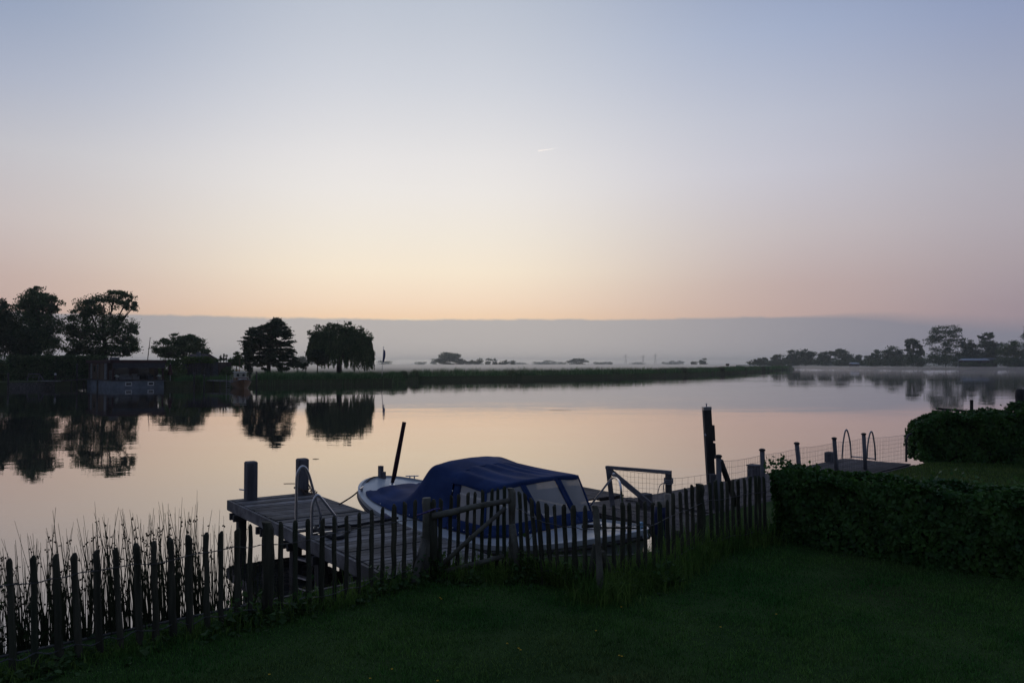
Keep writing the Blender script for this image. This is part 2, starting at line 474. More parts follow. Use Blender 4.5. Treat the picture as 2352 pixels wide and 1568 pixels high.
class MB:
    def __init__(self):
        self.v = []
        self.f = []

    def add(self, vs, fs):
        b = len(self.v)
        self.v += [tuple(x) for x in vs]
        self.f += [tuple(i + b for i in q) for q in fs]
        return self

    def hexa(self, p):
        return self.add(p, [(3, 2, 1, 0), (4, 5, 6, 7), (0, 1, 5, 4), (1, 2, 6, 5), (2, 3, 7, 6), (3, 0, 4, 7)])

    def box(self, c, s, ax=(1, 0), chamfer=0.0):
        """box centred at c, size s, its local x along plan direction ax"""
        ax = Vector((ax[0], ax[1], 0)).normalized()
        ay = Vector((-ax.y, ax.x, 0))
        c = Vector(c)
        hx, hy, hz = s[0] / 2, s[1] / 2, s[2] / 2

        def r(x, y, z):
            return c + ax * x + ay * y + Vector((0, 0, z))
        if chamfer <= 0:
            return self.hexa([r(-hx, -hy, -hz), r(hx, -hy, -hz), r(hx, hy, -hz), r(-hx, hy, -hz),
                              r(-hx, -hy, hz), r(hx, -hy, hz), r(hx, hy, hz), r(-hx, hy, hz)])
        k = chamfer
        ring = [(-hx + k, -hy), (hx - k, -hy), (hx, -hy + k), (hx, hy - k), (hx - k, hy), (-hx + k, hy), (-hx, hy - k), (-hx, -hy + k)]
        vs = [r(x, y, -hz) for x, y in ring] + [r(x, y, hz - k) for x, y in ring] + [r(x * (1 - k / hx), y * (1 - k / hy), hz) for x, y in ring]
        fs = [tuple(range(7, -1, -1)), tuple(range(16, 24))]
        for i in range(8):
            j = (i + 1) % 8
            fs += [(i, j, 8 + j, 8 + i), (8 + i, 8 + j, 16 + j, 16 + i)]
        return self.add(vs, fs)

    def beam(self, a, b, w_, h_):
        """rectangular bar from a to b"""
        a, b = Vector(a), Vector(b)
        d = (b - a).normalized()
        up = Vector((0, 0, 1)) if abs(d.z) < 0.95 else Vector((0, 1, 0))
        x = d.cross(up).normalized()
        y = x.cross(d).normalized()
        x, y = x * w_ / 2, y * h_ / 2
        return self.hexa([a - x - y, a + x - y, a + x + y, a - x + y, b - x - y, b + x - y, b + x + y, b - x + y])

    def tube(self, pts, r, n=8, caps=True):
        pts = [Vector(p) for p in pts]
        if not hasattr(r, '__len__'):
            r = [r] * len(pts)
        rings = []
        px = None
        for i, p in enumerate(pts):
            d = (pts[min(i + 1, len(pts) - 1)] - pts[max(i - 1, 0)]).normalized()
            if px is None:
                up = Vector((0, 0, 1)) if abs(d.z) < 0.9 else Vector((1, 0, 0))
                px = d.cross(up).normalized()
            px = (px - d * px.dot(d)).normalized()
            py = d.cross(px)
            rings.append([p + (px * math.cos(t) + py * math.sin(t)) * r[i] for t in [2 * math.pi * k / n for k in range(n)]])
        vs = [q for g in rings for q in g]
        fs = []
        for i in range(len(pts) - 1):
            for k in range(n):
                j = (k + 1) % n
                fs.append((i * n + k, i * n + j, (i + 1) * n + j, (i + 1) * n + k))
        if caps:
            fs.append(tuple(range(n - 1, -1, -1)))
            fs.append(tuple((len(pts) - 1) * n + k for k in range(n)))
        return self.add(vs, fs)

    def ball(self, c, r, nu=10, nv=7, sc=(1, 1, 1)):
        vs = []
        fs = []
        for i in range(nv + 1):
            th = math.pi * i / nv
            for k in range(nu):
                ph = 2 * math.pi * k / nu
                vs.append((c[0] + r * sc[0] * math.sin(th) * math.cos(ph), c[1] + r * sc[1] * math.sin(th) * math.sin(ph), c[2] + r * sc[2] * math.cos(th)))
        for i in range(nv):
            for k in range(nu):
                j = (k + 1) % nu
                fs.append((i * nu + k, (i + 1) * nu + k, (i + 1) * nu + j, i * nu + j))
        return self.add(vs, fs)

    def grid(self, G, closed=False):
        nr, nc = len(G), len(G[0])
        vs = [p for row in G for p in row]
        fs = []
        for i in range(nr - 1):
            for j in range(nc - 1 + (1 if closed else 0)):
                k = (j + 1) % nc
                fs.append((i * nc + j, i * nc + k, (i + 1) * nc + k, (i + 1) * nc + j))
        return self.add(vs, fs)

    def prism(self, poly, z0, z1):
        n_ = len(poly)
        vs = [(p[0], p[1], z0) for p in poly] + [(p[0], p[1], z1) for p in poly]
        fs = [tuple(range(n_, 2 * n_)), tuple(range(n_ - 1, -1, -1))]
        for i in range(n_):
            j = (i + 1) % n_
            fs.append((i, j, n_ + j, n_ + i))
        return self.add(vs, fs)

    def build(self, name, m, parent=None, local=False, smooth=False):
        me = arrays_mesh(name, self.v, self.f)
        return place(name, me, m, parent, local, smooth)


def solo(o, label, cat, group=None, kind=None):
    return tag(o, label, cat, group, kind)


def smooth_curve(pts, n=6):
    """Catmull-Rom through pts"""
    P = [Vector(p) for p in pts]
    out = []
    for i in range(len(P) - 1):
        p0, p1, p2, p3 = P[max(i - 1, 0)], P[i], P[i + 1], P[min(i + 2, len(P) - 1)]
        for k in range(n):
            t = k / n
            out.append(0.5 * ((2 * p1) + (p2 - p0) * t + (2 * p0 - 5 * p1 + 4 * p2 - p3) * t * t + (3 * p1 - p0 - 3 * p2 + p3) * t ** 3))
    out.append(P[-1])
    return out


def sheet(name, poly, z, zskirt, m, kind='structure'):
    """flat land polygon with a skirt going down along its rim"""
    pts = [Vector((p[0], p[1], z)) for p in poly]
    tris = tessellate_polygon([pts])
    mb = MB()
    mb.add(pts, tris)
    n_ = len(pts)
    mb.add([(p.x, p.y, z) for p in pts] + [(p.x, p.y, zskirt) for p in pts],
           [(i, (i + 1) % n_, n_ + (i + 1) % n_, n_ + i) for i in range(n_)])
    me = arrays_mesh(name, mb.v, mb.f)
    o = place(name, me, m)
    # make the top look up
    for p in me.polygons:
        if abs(p.normal.z) > 0.9 and p.normal.z < 0:
            p.flip()
    return tag(o, kind=kind)


# ------------------------------------------------------------------ ground and water
FARR = 8000.0
wm = MB()
wm.add([(-FARR, -300, 0), (FARR, -300, 0), (FARR, FARR, 0), (-FARR, FARR, 0)], [(0, 1, 2, 3)])
tag(wm.build('water', M['water']), kind='structure')

LZ = 0.75    # lawn and deck height above the water
S_ = Vector((0.735, 0.678, 0))   # along the near shore
N_ = Vector((-0.678, 0.735, 0))  # out over the water

near_shore = [(-45, -29), (-4.62, 7.05), (-2.52, 8.95), (-1.75, 9.62), (-0.75, 9.95), (0.0, 10.45), (0.6, 10.85), (1.6, 10.9), (2.35, 11.25),
              (3.2, 13.62), (5.8, 16.2), (8.2, 18.45), (10.4, 20.6), (14, 24.4), (45, 60)]
lawn_poly = near_shore + [(80, 60), (80, -60), (-45, -60)]
sheet('lawn', lawn_poly, LZ, -0.9, M['lawn'])

shore_px = [(-420, 893.5), (-150, 892.5), (20, 892), (130, 889), (190, 884), (380, 889), (440, 889), (530, 888), (576, 885), (760, 882.5), (900, 880.5), (936, 877.5), (965, 875),
            (1080, 873), (1200, 871.5), (1330, 869), (1450, 866.3), (1580, 862), (1680, 857.2), (1770, 852), (1815, 848.6)]
shore = [at_z(u, v, 0) for u, v in shore_px]


def pol(u, d):
    return Vector(((u - 1176) / F * d, d, 0))


shore_back = [pol(1824, 540), pol(1815, 600), pol(1740, 760), pol(1700, 830), pol(1745, 845), pol(1830, 700), pol(1960, 620), pol(2120, 560), pol(2352, 520), pol(2700, 480), pol(3400, 430)]
mead = [(p.x, p.y) for p in shore] + [(p.x, p.y) for p in shore_back] + [(FARR, 700), (FARR, FARR), (-FARR, FARR), (-FARR, 60)]
MZ = 0.9
sheet('meadow', mead, MZ, -0.9, M['meadow'])


# ------------------------------------------------------------------ foliage helpers
def cards(P, size, rng, aspect=1.0, up=0.0):
    """leaf clusters: small irregular quads at points P"""
    n_ = len(P)
    a = rng.normal(size=(n_, 3))
    a[:, 2] *= (1 - up)
    a /= np.linalg.norm(a, axis=1, keepdims=True) + 1e-9
    b = rng.normal(size=(n_, 3))
    b -= (a * b).sum(1, keepdims=True) * a
    b /= np.linalg.norm(b, axis=1, keepdims=True) + 1e-9
    s = (size * rng.uniform(0.55, 1.35, n_))[:, None]
    a = a * s * aspect
    b = b * s
    k = rng.uniform(0.5, 1.0, (n_, 4, 1))
    V = np.stack([P - a * k[:, 0] * 1.1, P - b * k[:, 1] * 0.75, P + a * k[:, 2] * 1.1, P + b * k[:, 3] * 0.75], 1)
    return V.reshape(-1, 3)


def blob_points(c, r, n_, rng, clump=0.22, shell=0.45, sub=None):
    """points in clumps spread through an ellipsoid, denser near its skin"""
    c = np.array(c)
    r = np.array(r)
    K = sub or max(8, n_ // 110)
    d = rng.normal(size=(K, 3))
    d /= np.linalg.norm(d, axis=1, keepdims=True)
    rad = rng.uniform(shell, 1.0, (K, 1)) ** 0.7
    cc = d * rad * 0.88
    idx = rng.integers(0, K, n_)
    sz = rng.uniform(0.6, 1.4, (K, 1))[idx]
    p = cc[idx] + np.clip(rng.normal(size=(n_, 3)), -1.9, 1.9) * clump * sz * np.array([1, 1, 0.75])
    return c + p * r


def px_blob(b, d, rng, depth=None):
    u, v, ru, rv = b[:4]
    k = d / F
    dz = (b[4] if len(b) > 4 else 0.0)
    P = at_y(u, v, d + dz)
    return (P.x, P.y, P.z), (ru * k, (depth or min(ru, rv * 1.6)) * k, rv * k)


def make_tree(name, label, blobs, d, trunk, leaf, n_, size, seed, group=None, clump=0.22, cat='tree', trunk_r=0.25, base_z=None, limbs=True, skirt=False):
    """blobs and trunk measured as outlines at distance d; trunk = (u_base, v_base)"""
    rng = np.random.default_rng(seed)
    B = at_y(trunk[0], trunk[1], d)
    if base_z is not None:
        B.z = base_z
    root = thing(name, label, cat, tuple(B), group)
    if skirt:
        lo = max(b[1] + b[3] * .6 for b in blobs)
        u0, u1 = min(b[0] - b[2] for b in blobs), max(b[0] + b[2] for b in blobs)
        mn = float(np.mean([b[1] for b in blobs]))
        blobs = list(blobs) + [((u0 + u1) / 2, (lo + mn) / 2, (u1 - u0) * .42, max(3, (lo - mn) * .7)), ((u0 + u1) / 2, (lo + trunk[1]) / 2, (u1 - u0) * .46, max(3.5, (trunk[1] - lo) * .75))]
    bl = [px_blob(b, d, rng) for b in blobs]
    tot = sum((r[0] * r[2]) for c, r in bl)
    pts = []
    for (c, r) in bl:
        k = max(30, int(n_ * r[0] * r[2] / tot))
        pts.append(blob_points(c, r, k, rng, clump))
    P = np.concatenate(pts)
    P[:, 2] = np.maximum(P[:, 2], B.z + 0.15)
    place('crown', np_mesh('crown', cards(P, size, rng), 4), leaf, root)
    mb = MB()
    cmean = np.mean([c for c, r in bl], axis=0)
    topz = max(c[2] for c, r in bl)
    mid = Vector((B.x * 0.6 + cmean[0] * 0.4, B.y, B.z + (topz - B.z) * 0.45))
    mb.tube([B - Vector((0, 0, 0.3)), B.lerp(mid, 0.5) + Vector((trunk_r * 0.3, 0, 0)), mid, Vector((cmean[0], B.y, topz - .3))], [trunk_r, trunk_r * 0.8, trunk_r * 0.6, trunk_r * 0.12], 7)
    if limbs:
        for (c, r) in bl:
            st = B.lerp(mid, random.uniform(0.55, 1.0))
            e_ = Vector(c)
            m_ = st.lerp(e_, 0.5) + Vector((0, 0, -0.1 * (e_ - st).length))
            mb.tube([st, m_, e_, e_ + (e_ - m_) * 0.15], [trunk_r * 0.4, trunk_r * 0.28, trunk_r * 0.14, trunk_r * 0.04], 5)
            for q in range(3):
                o_ = Vector([random.uniform(-1, 1) * r[i] * 0.8 for i in range(3)])
                mb.tube([m_, e_ + o_ * 0.4, e_ + o_], [trunk_r * 0.2, trunk_r * 0.12, trunk_r * 0.03], 4)
    mb.build('trunk', M['bark'], root)
    return root


def make_shrub(name, label, blobs, d, leaf, n_, size, seed, group=None, cat='shrub', base_v=None, clump=0.25):
    rng = np.random.default_rng(seed)
    bl = [px_blob(b, d, rng) for b in blobs]
    cx = float(np.mean([c[0] for c, r in bl]))
    bz = min(c[2] - r[2] for c, r in bl)
    root = thing(name, label, cat, (cx, d, bz), group)
    tot = sum((r[0] * r[2]) for c, r in bl)
    P = np.concatenate([blob_points(c, r, max(30, int(n_ * r[0] * r[2] / tot)), rng, clump, 0.2) for c, r in bl])
    place('foliage', np_mesh('foliage', cards(P, size, rng), 4), leaf, root)
    mb = MB()
    for c, r in bl:
        for k in range(3):
            x = c[0] + random.uniform(-.3, .3) * r[0]
            mb.tube([(x, c[1], min(bz, MZ) - 0.1), (c[0] + random.uniform(-.6, .6) * r[0], c[1], c[2] + r[2] * .3)], [0.06, 0.02], 4)
    mb.build('stem', M['bark'], root)
    return root


def blades(base, h, wd, lean, rng, segs=1):
    """single-triangle (or bent two-part) grass blades"""
    n_ = len(base)
    a = rng.uniform(0, 2 * np.pi, n_)
    side = np.stack([np.cos(a), np.sin(a), np.zeros(n_)], 1) * (wd / 2)[:, None]
    b = rng.uniform(0, 2 * np.pi, n_)
    ln = np.stack([np.cos(b), np.sin(b), np.zeros(n_)], 1) * (h * lean)[:, None]
    tip = base + ln
    tip[:, 2] += h * np.sqrt(np.maximum(0.1, 1 - lean ** 2))
    if segs == 1:
        return np.stack([base - side, base + side, tip], 1).reshape(-1, 3), 3
    mid = base + ln * 0.3
    mid[:, 2] += h * 0.6
    tip2 = tip.copy()
    V = np.stack([base - side, base + side, mid + side * 0.75, mid - side * 0.75], 1).reshape(-1, 3)
    V2 = np.stack([mid - side * 0.75, mid + side * 0.75, tip2, tip2 - side * 0.05], 1).reshape(-1, 3)
    return np.concatenate([V, V2]), 4


def in_poly(P, poly):
    x, y = P[:, 0], P[:, 1]
    ins = np.zeros(len(P), bool)
    j = len(poly) - 1
    for i in range(len(poly)):
        xi, yi = poly[i]
        xj, yj = poly[j]
        c = ((yi > y) != (yj > y)) & (x < (xj - xi) * (y - yi) / (yj - yi + 1e-12) + xi)
        ins ^= c
        j = i
    return ins


# ================================================================== NEAR THINGS
# ------------------------------------------------------------------ picket fences and gate
def fence_point(nodes, u, v):
    for (u0, P), (u1, Q) in zip(nodes[:-1], nodes[1:]):
        if u <= u1 or (u1, Q) == nodes[-1]:
            return at_line(u, v, P, Q)


def pnode(lst):
    return [(u, pol(u, d)) for u, d in lst]


NODES_L = pnode([(-120, 6.4), (0, 6.68), (545, 8.04), (767, 8.68), (905, 9.42), (979, 9.75)])
NODES_G = pnode([(979, 9.75), (1176, 9.9)])
NODES_R = pnode([(1176, 9.9), (1255, 9.47), (1350, 9.3), (1430, 9.5), (1499, 9.6), (1561, 10.35), (1608, 11.0), (1682, 11.45), (1753, 11.76), (1800, 12.0)])


def on_ground(nodes, u, z):
    """plan point of the fence line seen in column u, at height z"""
    P = fence_point(nodes, u, 1200)
    return Vector((P.x, P.y, z))


def pale(top, base, wd, pointed=0.5, sides=6):
    """one split chestnut pale: crooked, irregular in section, roughly chamfered at the top"""
    mb = MB()
    rnd = random.Random(int(top.x * 7919 + top.z * 104729))
    n_ = 6
    pts, rad = [], []
    for i in range(n_ + 1):
        t = i / n_
        p = base.lerp(top, t)
        p += Vector((rnd.uniform(-1, 1), rnd.uniform(-.6, .6), 0)) * wd * (0.10 if 0 < i < n_ else 0)
        pts.append(p)
        rad.append(wd / 2 * rnd.uniform(0.86, 1.12) * (1.06 - 0.12 * t))
    ax = (top - base).normalized()
    pts[-1] = top - ax * wd * 0.55
    mb.tube(pts, rad, sides, caps=True)
    # chamfered tip
    nv = len(mb.v)
    last = mb.v[nv - sides:]
    cen = Vector(top)
    off = Vector((rnd.uniform(-.25, .25), 0, 0)) * wd
    tip = [tuple(cen + off + (Vector(q) - pts[-1]) * rnd.uniform(1 - pointed - .1, 1 - pointed + .1)) for q in last]
    mb.f.pop()
    b = len(mb.v)
    mb.v += tip
    for k in range(sides):
        j = (k + 1) % sides
        mb.f.append((nv - sides + k, nv - sides + j, b + j, b + k))
    mb.f.append(tuple(b + k for k in range(sides)))
    return mb


def wire_run(nodes, us, zs, r, jitter=0.012):
    pts = []
    for i, (u, z) in enumerate(zip(us, zs)):
        p = on_ground(nodes, u, z)
        pts.append(p + Vector((0, -0.035, random.uniform(-jitter, jitter))))
    mb = MB()
    # two strands twisted round each other
    P = smooth_curve(pts, 5)
    for ph in (0, math.pi):
        Q = [p + Vector((0.004 * math.cos(i * 2.1 + ph), 0.004 * math.sin(i * 2.1 + ph), 0.005 * math.sin(i * 2.1 + ph))) for i, p in enumerate(P)]
        mb.tube(Q, r, 4, False)
    return mb


fl = thing('picket_fence', 'rough split pale fence along the rushes, from the left edge to the rail gate', 'fence', tuple(on_ground(NODES_L, 470, LZ)))
left_pales = [(-25, 1288, 0, 17), (20.7, 1281.6, 39.8, 17), (75.7, 1275, 87, 16), (127, 1271, 143.4, 19), (170, 1269, 187, 17), (220, 1261.7, 236, 17), (264.5, 1257, 283, 15), (313.4, 1246.6, 326, 18),
              (353, 1241.3, 362.5, 16), (390.4, 1233.8, 402, 17), (433.5, 1228, 438, 19), (473.6, 1222, 478, 15), (507, 1219, 511, 14), (545, 1212, 548.5, 15), (575, 1203, 577, 12),
              (645.6, 1197, 646, 14), (678.4, 1194, 680, 13), (707, 1190.6, 712, 14), (741, 1189, 739, 14), (767.5, 1184, 770.6, 12), (795.6, 1183, 797, 12), (825, 1175.6, 824, 12), (854, 1170, 854, 13),
              (879, 1164, 878, 11), (905.6, 1157, 904, 15), (930, 1151.5, 928, 12), (953.7, 1147, 952, 11)]
for ut, vt, ub, wp in left_pales:
    top = fence_point(NODES_L, ut, vt)
    base = on_ground(NODES_L, ub, LZ - 0.08)
    pale(top, base, wp * .9 * top.y / F).build('picket', M['picket'], fl, smooth=False)
for ut, vt, ub, wp in [(617, 1198, 616, 27), (979, 1142.5, 980, 21)]:
    top = fence_point(NODES_L, ut, vt)
    pale(top, on_ground(NODES_L, ub, LZ - 0.1), wp * top.y / F, 0.12, 9).build('post', M['log' if wp == 21 else 'picket'], fl)
us = np.linspace(-100, 960, 34)
wire_run(NODES_L, us, [LZ + 0.76 + 0.012 * math.sin(k) for k in us], 0.0035).build('wire', M['wire'], fl)
wire_run(NODES_L, us, [LZ + 0.13 + 0.02 * math.sin(k * .7) for k in us], 0.0035).build('wire', M['wire'], fl)
a_ = fence_point(NODES_L, 976, 1237)
b_ = on_ground(NODES_L, 953, LZ - 0.05) + Vector((0.0, -0.16, 0))
MB().tube([b_, b_.lerp(a_, .5), a_], [0.055, 0.05, 0.045], 8).build('prop', M['log'], fl, smooth=True)

gt = thing('wooden_gate', 'rustic wooden gate of round poles with a diagonal brace, before the jetty', 'gate', tuple(on_ground(NODES_G, 1080, LZ)))
for ut, vt, ub, wp in [(995, 1146, 996, 14), (1013, 1144, 1009, 11), (1037, 1136, 1030, 9.5), (1054, 1134.7, 1050, 10), (1075, 1130, 1070, 9.5), (1091.5, 1128.4, 1087, 9.5), (1108.7, 1124, 1105, 9.5),
                       (1130.6, 1122, 1121, 9), (1143.7, 1120.6, 1141.5, 9), (1158.7, 1116, 1157, 10)]:
    top = fence_point(NODES_G, ut, vt)
    base = on_ground(NODES_G, ub, LZ + 0.02)
    pale(top, base, wp * top.y / F, 0.5).build('picket', M['picket'], gt)
fwd = Vector((0, -0.05, 0))
A_, B_ = fence_point(NODES_G, 993, 1183) + fwd, fence_point(NODES_G, 1171, 1147) + fwd
mid = A_.lerp(B_, .5) + Vector((0, 0, 0.012))
MB().tube([A_, A_.lerp(mid, .5) + Vector((0, 0, -.008)), mid, mid.lerp(B_, .5), B_], [0.042, 0.041, 0.037, 0.035, 0.033], 10).build('top_rail', M['log'], gt, smooth=True)
A_, B_ = fence_point(NODES_G, 1008, 1312) + fwd, fence_point(NODES_G, 1158, 1274) + fwd
MB().tube([A_, A_.lerp(B_, .5) + Vector((0, 0, -.01)), B_], [0.03, 0.033, 0.03], 9).build('bottom_rail', M['log'], gt, smooth=True)
A_, B_ = fence_point(NODES_G, 1004, 1304) + fwd * 1.6, fence_point(NODES_G, 1161, 1163) + fwd * 1.6
MB().tube([A_, A_.lerp(B_, .5) + Vector((0, 0, .012)), B_], [0.03, 0.028, 0.025], 9).build('brace', M['log'], gt, smooth=True)
A_ = fence_point(NODES_G, 996, 1180) + Vector((0.0, -0.02, 0))
MB().tube([A_, on_ground(NODES_G, 997, LZ - .05)], [0.05, 0.055], 9).build('stile', M['picket'], gt, smooth=True)

frn = thing('picket_fence', 'rough split pale fence running from the rail gate past the boat to the ivy hedge', 'fence', tuple(on_ground(NODES_R, 1500, LZ)))
right_pales = [(1193, 1128, 1199, 10), (1205.6, 1131.6, 1218, 10), (1220.6, 1142.5, 1235, 12), (1235.3, 1150, 1251, 12), (1255, 1155, 1268, 12), (1272.8, 1158, 1283.7, 9), (1295, 1157.5, 1302.5, 12),
               (1316.5, 1159.7, 1322.8, 14), (1343.7, 1159.7, 1345, 12), (1387.8, 1156.6, 1388, 11), (1409.4, 1159.7, 1409, 10), (1430, 1152.8, 1430, 13), (1444.6, 1153.4, 1446, 11), (1465, 1152, 1466, 10),
               (1481, 1150, 1482, 10), (1499, 1153, 1502, 9), (1514.7, 1151.5, 1517, 12), (1532.5, 1147, 1534, 9), (1546, 1131, 1548, 9), (1561.6, 1128, 1568, 9), (1575, 1120, 1582, 9.5), (1589.7, 1112.5, 1593, 10),
               (1630, 1106, 1636, 9), (1643, 1101.5, 1651, 9), (1657, 1104.6, 1659, 9), (1669.4, 1104.6, 1672, 8), (1682.5, 1100, 1686, 8.5), (1694.4, 1100, 1699, 9), (1709, 1097, 1715, 8), (1722.5, 1093.7, 1723, 9),
               (1735, 1092, 1737, 8), (1743.7, 1092, 1746, 8), (1754, 1093.7, 1757, 8)]
for ut, vt, ub, wp in right_pales:
    top = fence_point(NODES_R, ut, vt)
    base = on_ground(NODES_R, ub, LZ - 0.08)
    pale(top, base, wp * top.y / F * 1.02, 0.5).build('picket', M['picket'], frn)
for ut, vt, ub, wp, mm in [(1176, 1120, 1178, 17, 'log'), (1608.4, 1111, 1612, 20, 'picket')]:
    top = fence_point(NODES_R, ut, vt)
    pale(top, on_ground(NODES_R, ub, LZ - 0.1), wp * top.y / F, 0.1, 9).build('post', M[mm], frn)
top = at_y(1368, 1160, 8.95)
base = Vector((pol(1379, 8.95).x, 8.9, LZ - 0.1))
pale(top, base, 0.075, 0.1, 9).build('post', M['log'], frn)
for q in [(1176, 1200, 1195, 0.045, NODES_R), (1366, 1245, 1350, 0.04, NODES_R), (1381, 1262, 1412, 0.04, NODES_R)]:
    a_ = fence_point(q[4], q[0], q[1]) + Vector((0, -0.1, 0))
    b_ = on_ground(q[4], q[2], LZ - 0.05) + Vector((0, -0.06, 0))
    MB().tube([b_, b_.lerp(a_, .5), a_], [q[3], q[3] * .95, q[3] * .9], 8).build('prop', M['log' if q[0] == 1176 else 'picket'], frn, smooth=True)
us = np.linspace(1186, 1770, 40)
sag = lambda u: LZ + 0.74 + 0.10 * math.exp(-((u - 1190) / 40) ** 2) - 0.05 * math.sin((u - 1180) / 180)
wire_run(NODES_R, us, [sag(k) for k in us], 0.0035).build('wire', M['wire'], frn)
wire_run(NODES_R, us, [LZ + 0.16 + 0.02 * math.sin(k * .3) for k in us], 0.0035).build('wire', M['wire'], frn)

# purple rope slung over the gate-side post
p0 = fence_point(NODES_L, 955, 1183) + Vector((0, -0.03, 0))
mb = MB()
pr = smooth_curve([fence_point(NODES_G, 957, 1183), fence_point(NODES_G, 972, 1176) + Vector((0, -.08, 0)), fence_point(NODES_G, 982, 1172) + Vector((0, -.1, 0)),
                   fence_point(NODES_G, 998, 1167) + Vector((0, -.06, 0)), fence_point(NODES_G, 1018, 1166.5)], 5)
mb.tube(pr, 0.011, 6)
solo(mb.build('mooring_rope', M['rope_purple'], smooth=True), 'purple flecked rope looped round the left post of the pole gate', 'rope')

# ------------------------------------------------------------------ left jetty
JP = Vector((-5.41, 15.41, 0))
JA = Vector((0.58, -0.8146, 0)).normalized()
JB = Vector((-JA.y, JA.x, 0))
JB = Vector((0.8146, 0.58, 0)).normalized()
JL, JW = 6.9, 1.53


def jt(s, t, z=0.0):
    return JP + JA * s + JB * t + Vector((0, 0, z))


jet = thing('jetty', 'weathered plank jetty with two square posts at its end, left of the blue covered boat', 'jetty', tuple(JP))
mb = MB()
s = 0.03
nb = 0
while s < JL - 0.1:
    wd = 0.128 + random.uniform(-.006, .006)
    zz = random.uniform(-.007, .007)
    o0, o1 = random.uniform(-.012, .012), random.uniform(-.012, .012)
    t0 = 0.0
    if 3.42 < s < 3.95:
        t0 = 0.34          # the deck is notched for the ladder
    mb.hexa([jt(s, t0 + o0, LZ - .032 + zz), jt(s + wd, t0 + o0, LZ - .032 + zz), jt(s + wd, JW + o1, LZ - .032 + zz), jt(s, JW + o1, LZ - .032 + zz),
             jt(s, t0 + o0, LZ + zz), jt(s + wd, t0 + o0, LZ + zz), jt(s + wd, JW + o1, LZ + zz), jt(s, JW + o1, LZ + zz)])
    s += wd + 0.02
mb.build('deck', M['deck'], jet)
mb = MB()
for t_ in (-0.035, JW + 0.035):
    mb.beam(jt(0, t_, LZ - .105), jt(JL, t_, LZ - .105), 0.05, 0.19)
mb.build('edge_beam', M['deck'], jet)
MB().beam(jt(-0.03, -0.06, LZ - .105), jt(-0.03, JW + .06, LZ - .105), 0.05, 0.185).build('edge_beam', M['deck'], jet)
mb = MB()
for s in (0.35, 1.9, 3.2, 4.25, 5.8):
    mb.beam(jt(s, -.12, LZ - .26), jt(s, JW + .12, LZ - .26), 0.07, 0.12)
    mb.beam(jt(s + .22, -.12, LZ - .262), jt(s + .22, JW + .12, LZ - .262), 0.07, 0.12)
mb.build('cross_beam', M['wet_wood'], jet)
for s, t_, r in [(0.47, .06, .09), (0.47, JW - .06, .09), (2.0, .06, .09), (2.0, JW - .06, .09), (3.32, .06, .09), (3.32, JW - .06, .09), (4.37, .06, .09), (4.37, JW - .06, .09), (5.9, .06, .09), (5.9, JW - .06, .09)]:
    MB().box(jt(s, t_, -0.15), (0.15, 0.15, 1.4), (JA.x, JA.y)).build('pile', M['wet_wood'], jet)
p = at_z(574.5, 1147, LZ)
mpx = MB().box((p.x, p.y + .03, LZ + .36), (0.21, 0.21, 0.74), (JA.x, JA.y), 0.02)
mpo = mpx.build('mooring_post', M['post'], jet)
MB().tube([(p.x - .19, p.y - .05, LZ + .205), (p.x - .07, p.y - .1, LZ + .2)], 0.014, 6).build('cleat', M['steel'], mpo)
p2 = at_z(693, 1134.5, LZ)
MB().box((p2.x, p2.y + .03, LZ + .35), (0.21, 0.21, 0.72), (JA.x, JA.y), 0.02).build('mooring_post', M['post'], jet)


def hoop(pts, r=0.021):
    return MB().tube(smooth_curve(pts, 6), r, 10)


lad = thing('swim_ladder', 'shiny steel ladder with two tall curved handrails on the left side of the plank jetty', 'ladder', tuple(jt(3.6, 0, LZ)))
for (ul, vt, ut, ur, vr, ub, vb, sc_) in [(680, 1231, 694, 736, 1181, 736, 1216, 0), (716, 1245, 729, 770.5, 1185, 773, 1224, 1)]:
    F1 = at_z(ub, vb, LZ)                    # inboard foot on the deck
    s1 = (F1 - JP).dot(JA)
    O1 = at_z(ul, vb + 10, LZ)
    s2 = s1 - 0.05
    outp = jt(s2, -0.09, 0)
    yO = at_line(ul, vt, outp - JB * 3, outp + JB * 3)     # outboard leg in the plane across the jetty
    yF = at_line(ub, vb, outp - JB * 3, outp + JB * 3)
    K = at_line(ur, vr, outp - JB * 3, outp + JB * 3)
    vt_ = {0: 1069, 1: 1134.5}[sc_]
    T = at_line(ut, vt_ + 2, outp - JB * 3, outp + JB * 3)
    TL = at_line(ul + 3, vt_ + 18, outp - JB * 3, outp + JB * 3)
    TR = at_line(ut + 13, vt_ + 14, outp - JB * 3, outp + JB * 3)
    base = Vector((yO.x, yO.y, -0.35))
    up = Vector((yO.x, yO.y, TL.z - .12))
    pts = [base, Vector((yO.x, yO.y, LZ - .1))]
    mb = MB()
    arc = smooth_curve([Vector((yO.x, yO.y, TL.z - .15)), TL, T, TR, TR.lerp(K, .5), K], 6)
    mb.tube([base, Vector((yO.x, yO.y, 0.4))] + arc + [Vector((yF.x, yF.y, LZ + .005))], 0.021, 10)
    rl = mb.build('handrail', M['steel'], lad, smooth=True)
    MB().beam(Vector((yO.x, yO.y, LZ + .03)), Vector((yF.x, yF.y, LZ + .03)), 0.035, 0.012).build('foot_bar', M['steel'], rl)
    if sc_ == 0:
        o0 = yO.copy()
    else:
        for z in (-0.2, 0.08, 0.36, 0.62):
            MB().beam(Vector((o0.x, o0.y, z)), Vector((yO.x, yO.y, z)), 0.09, 0.025).build('rung', M['steel_dull'], lad)

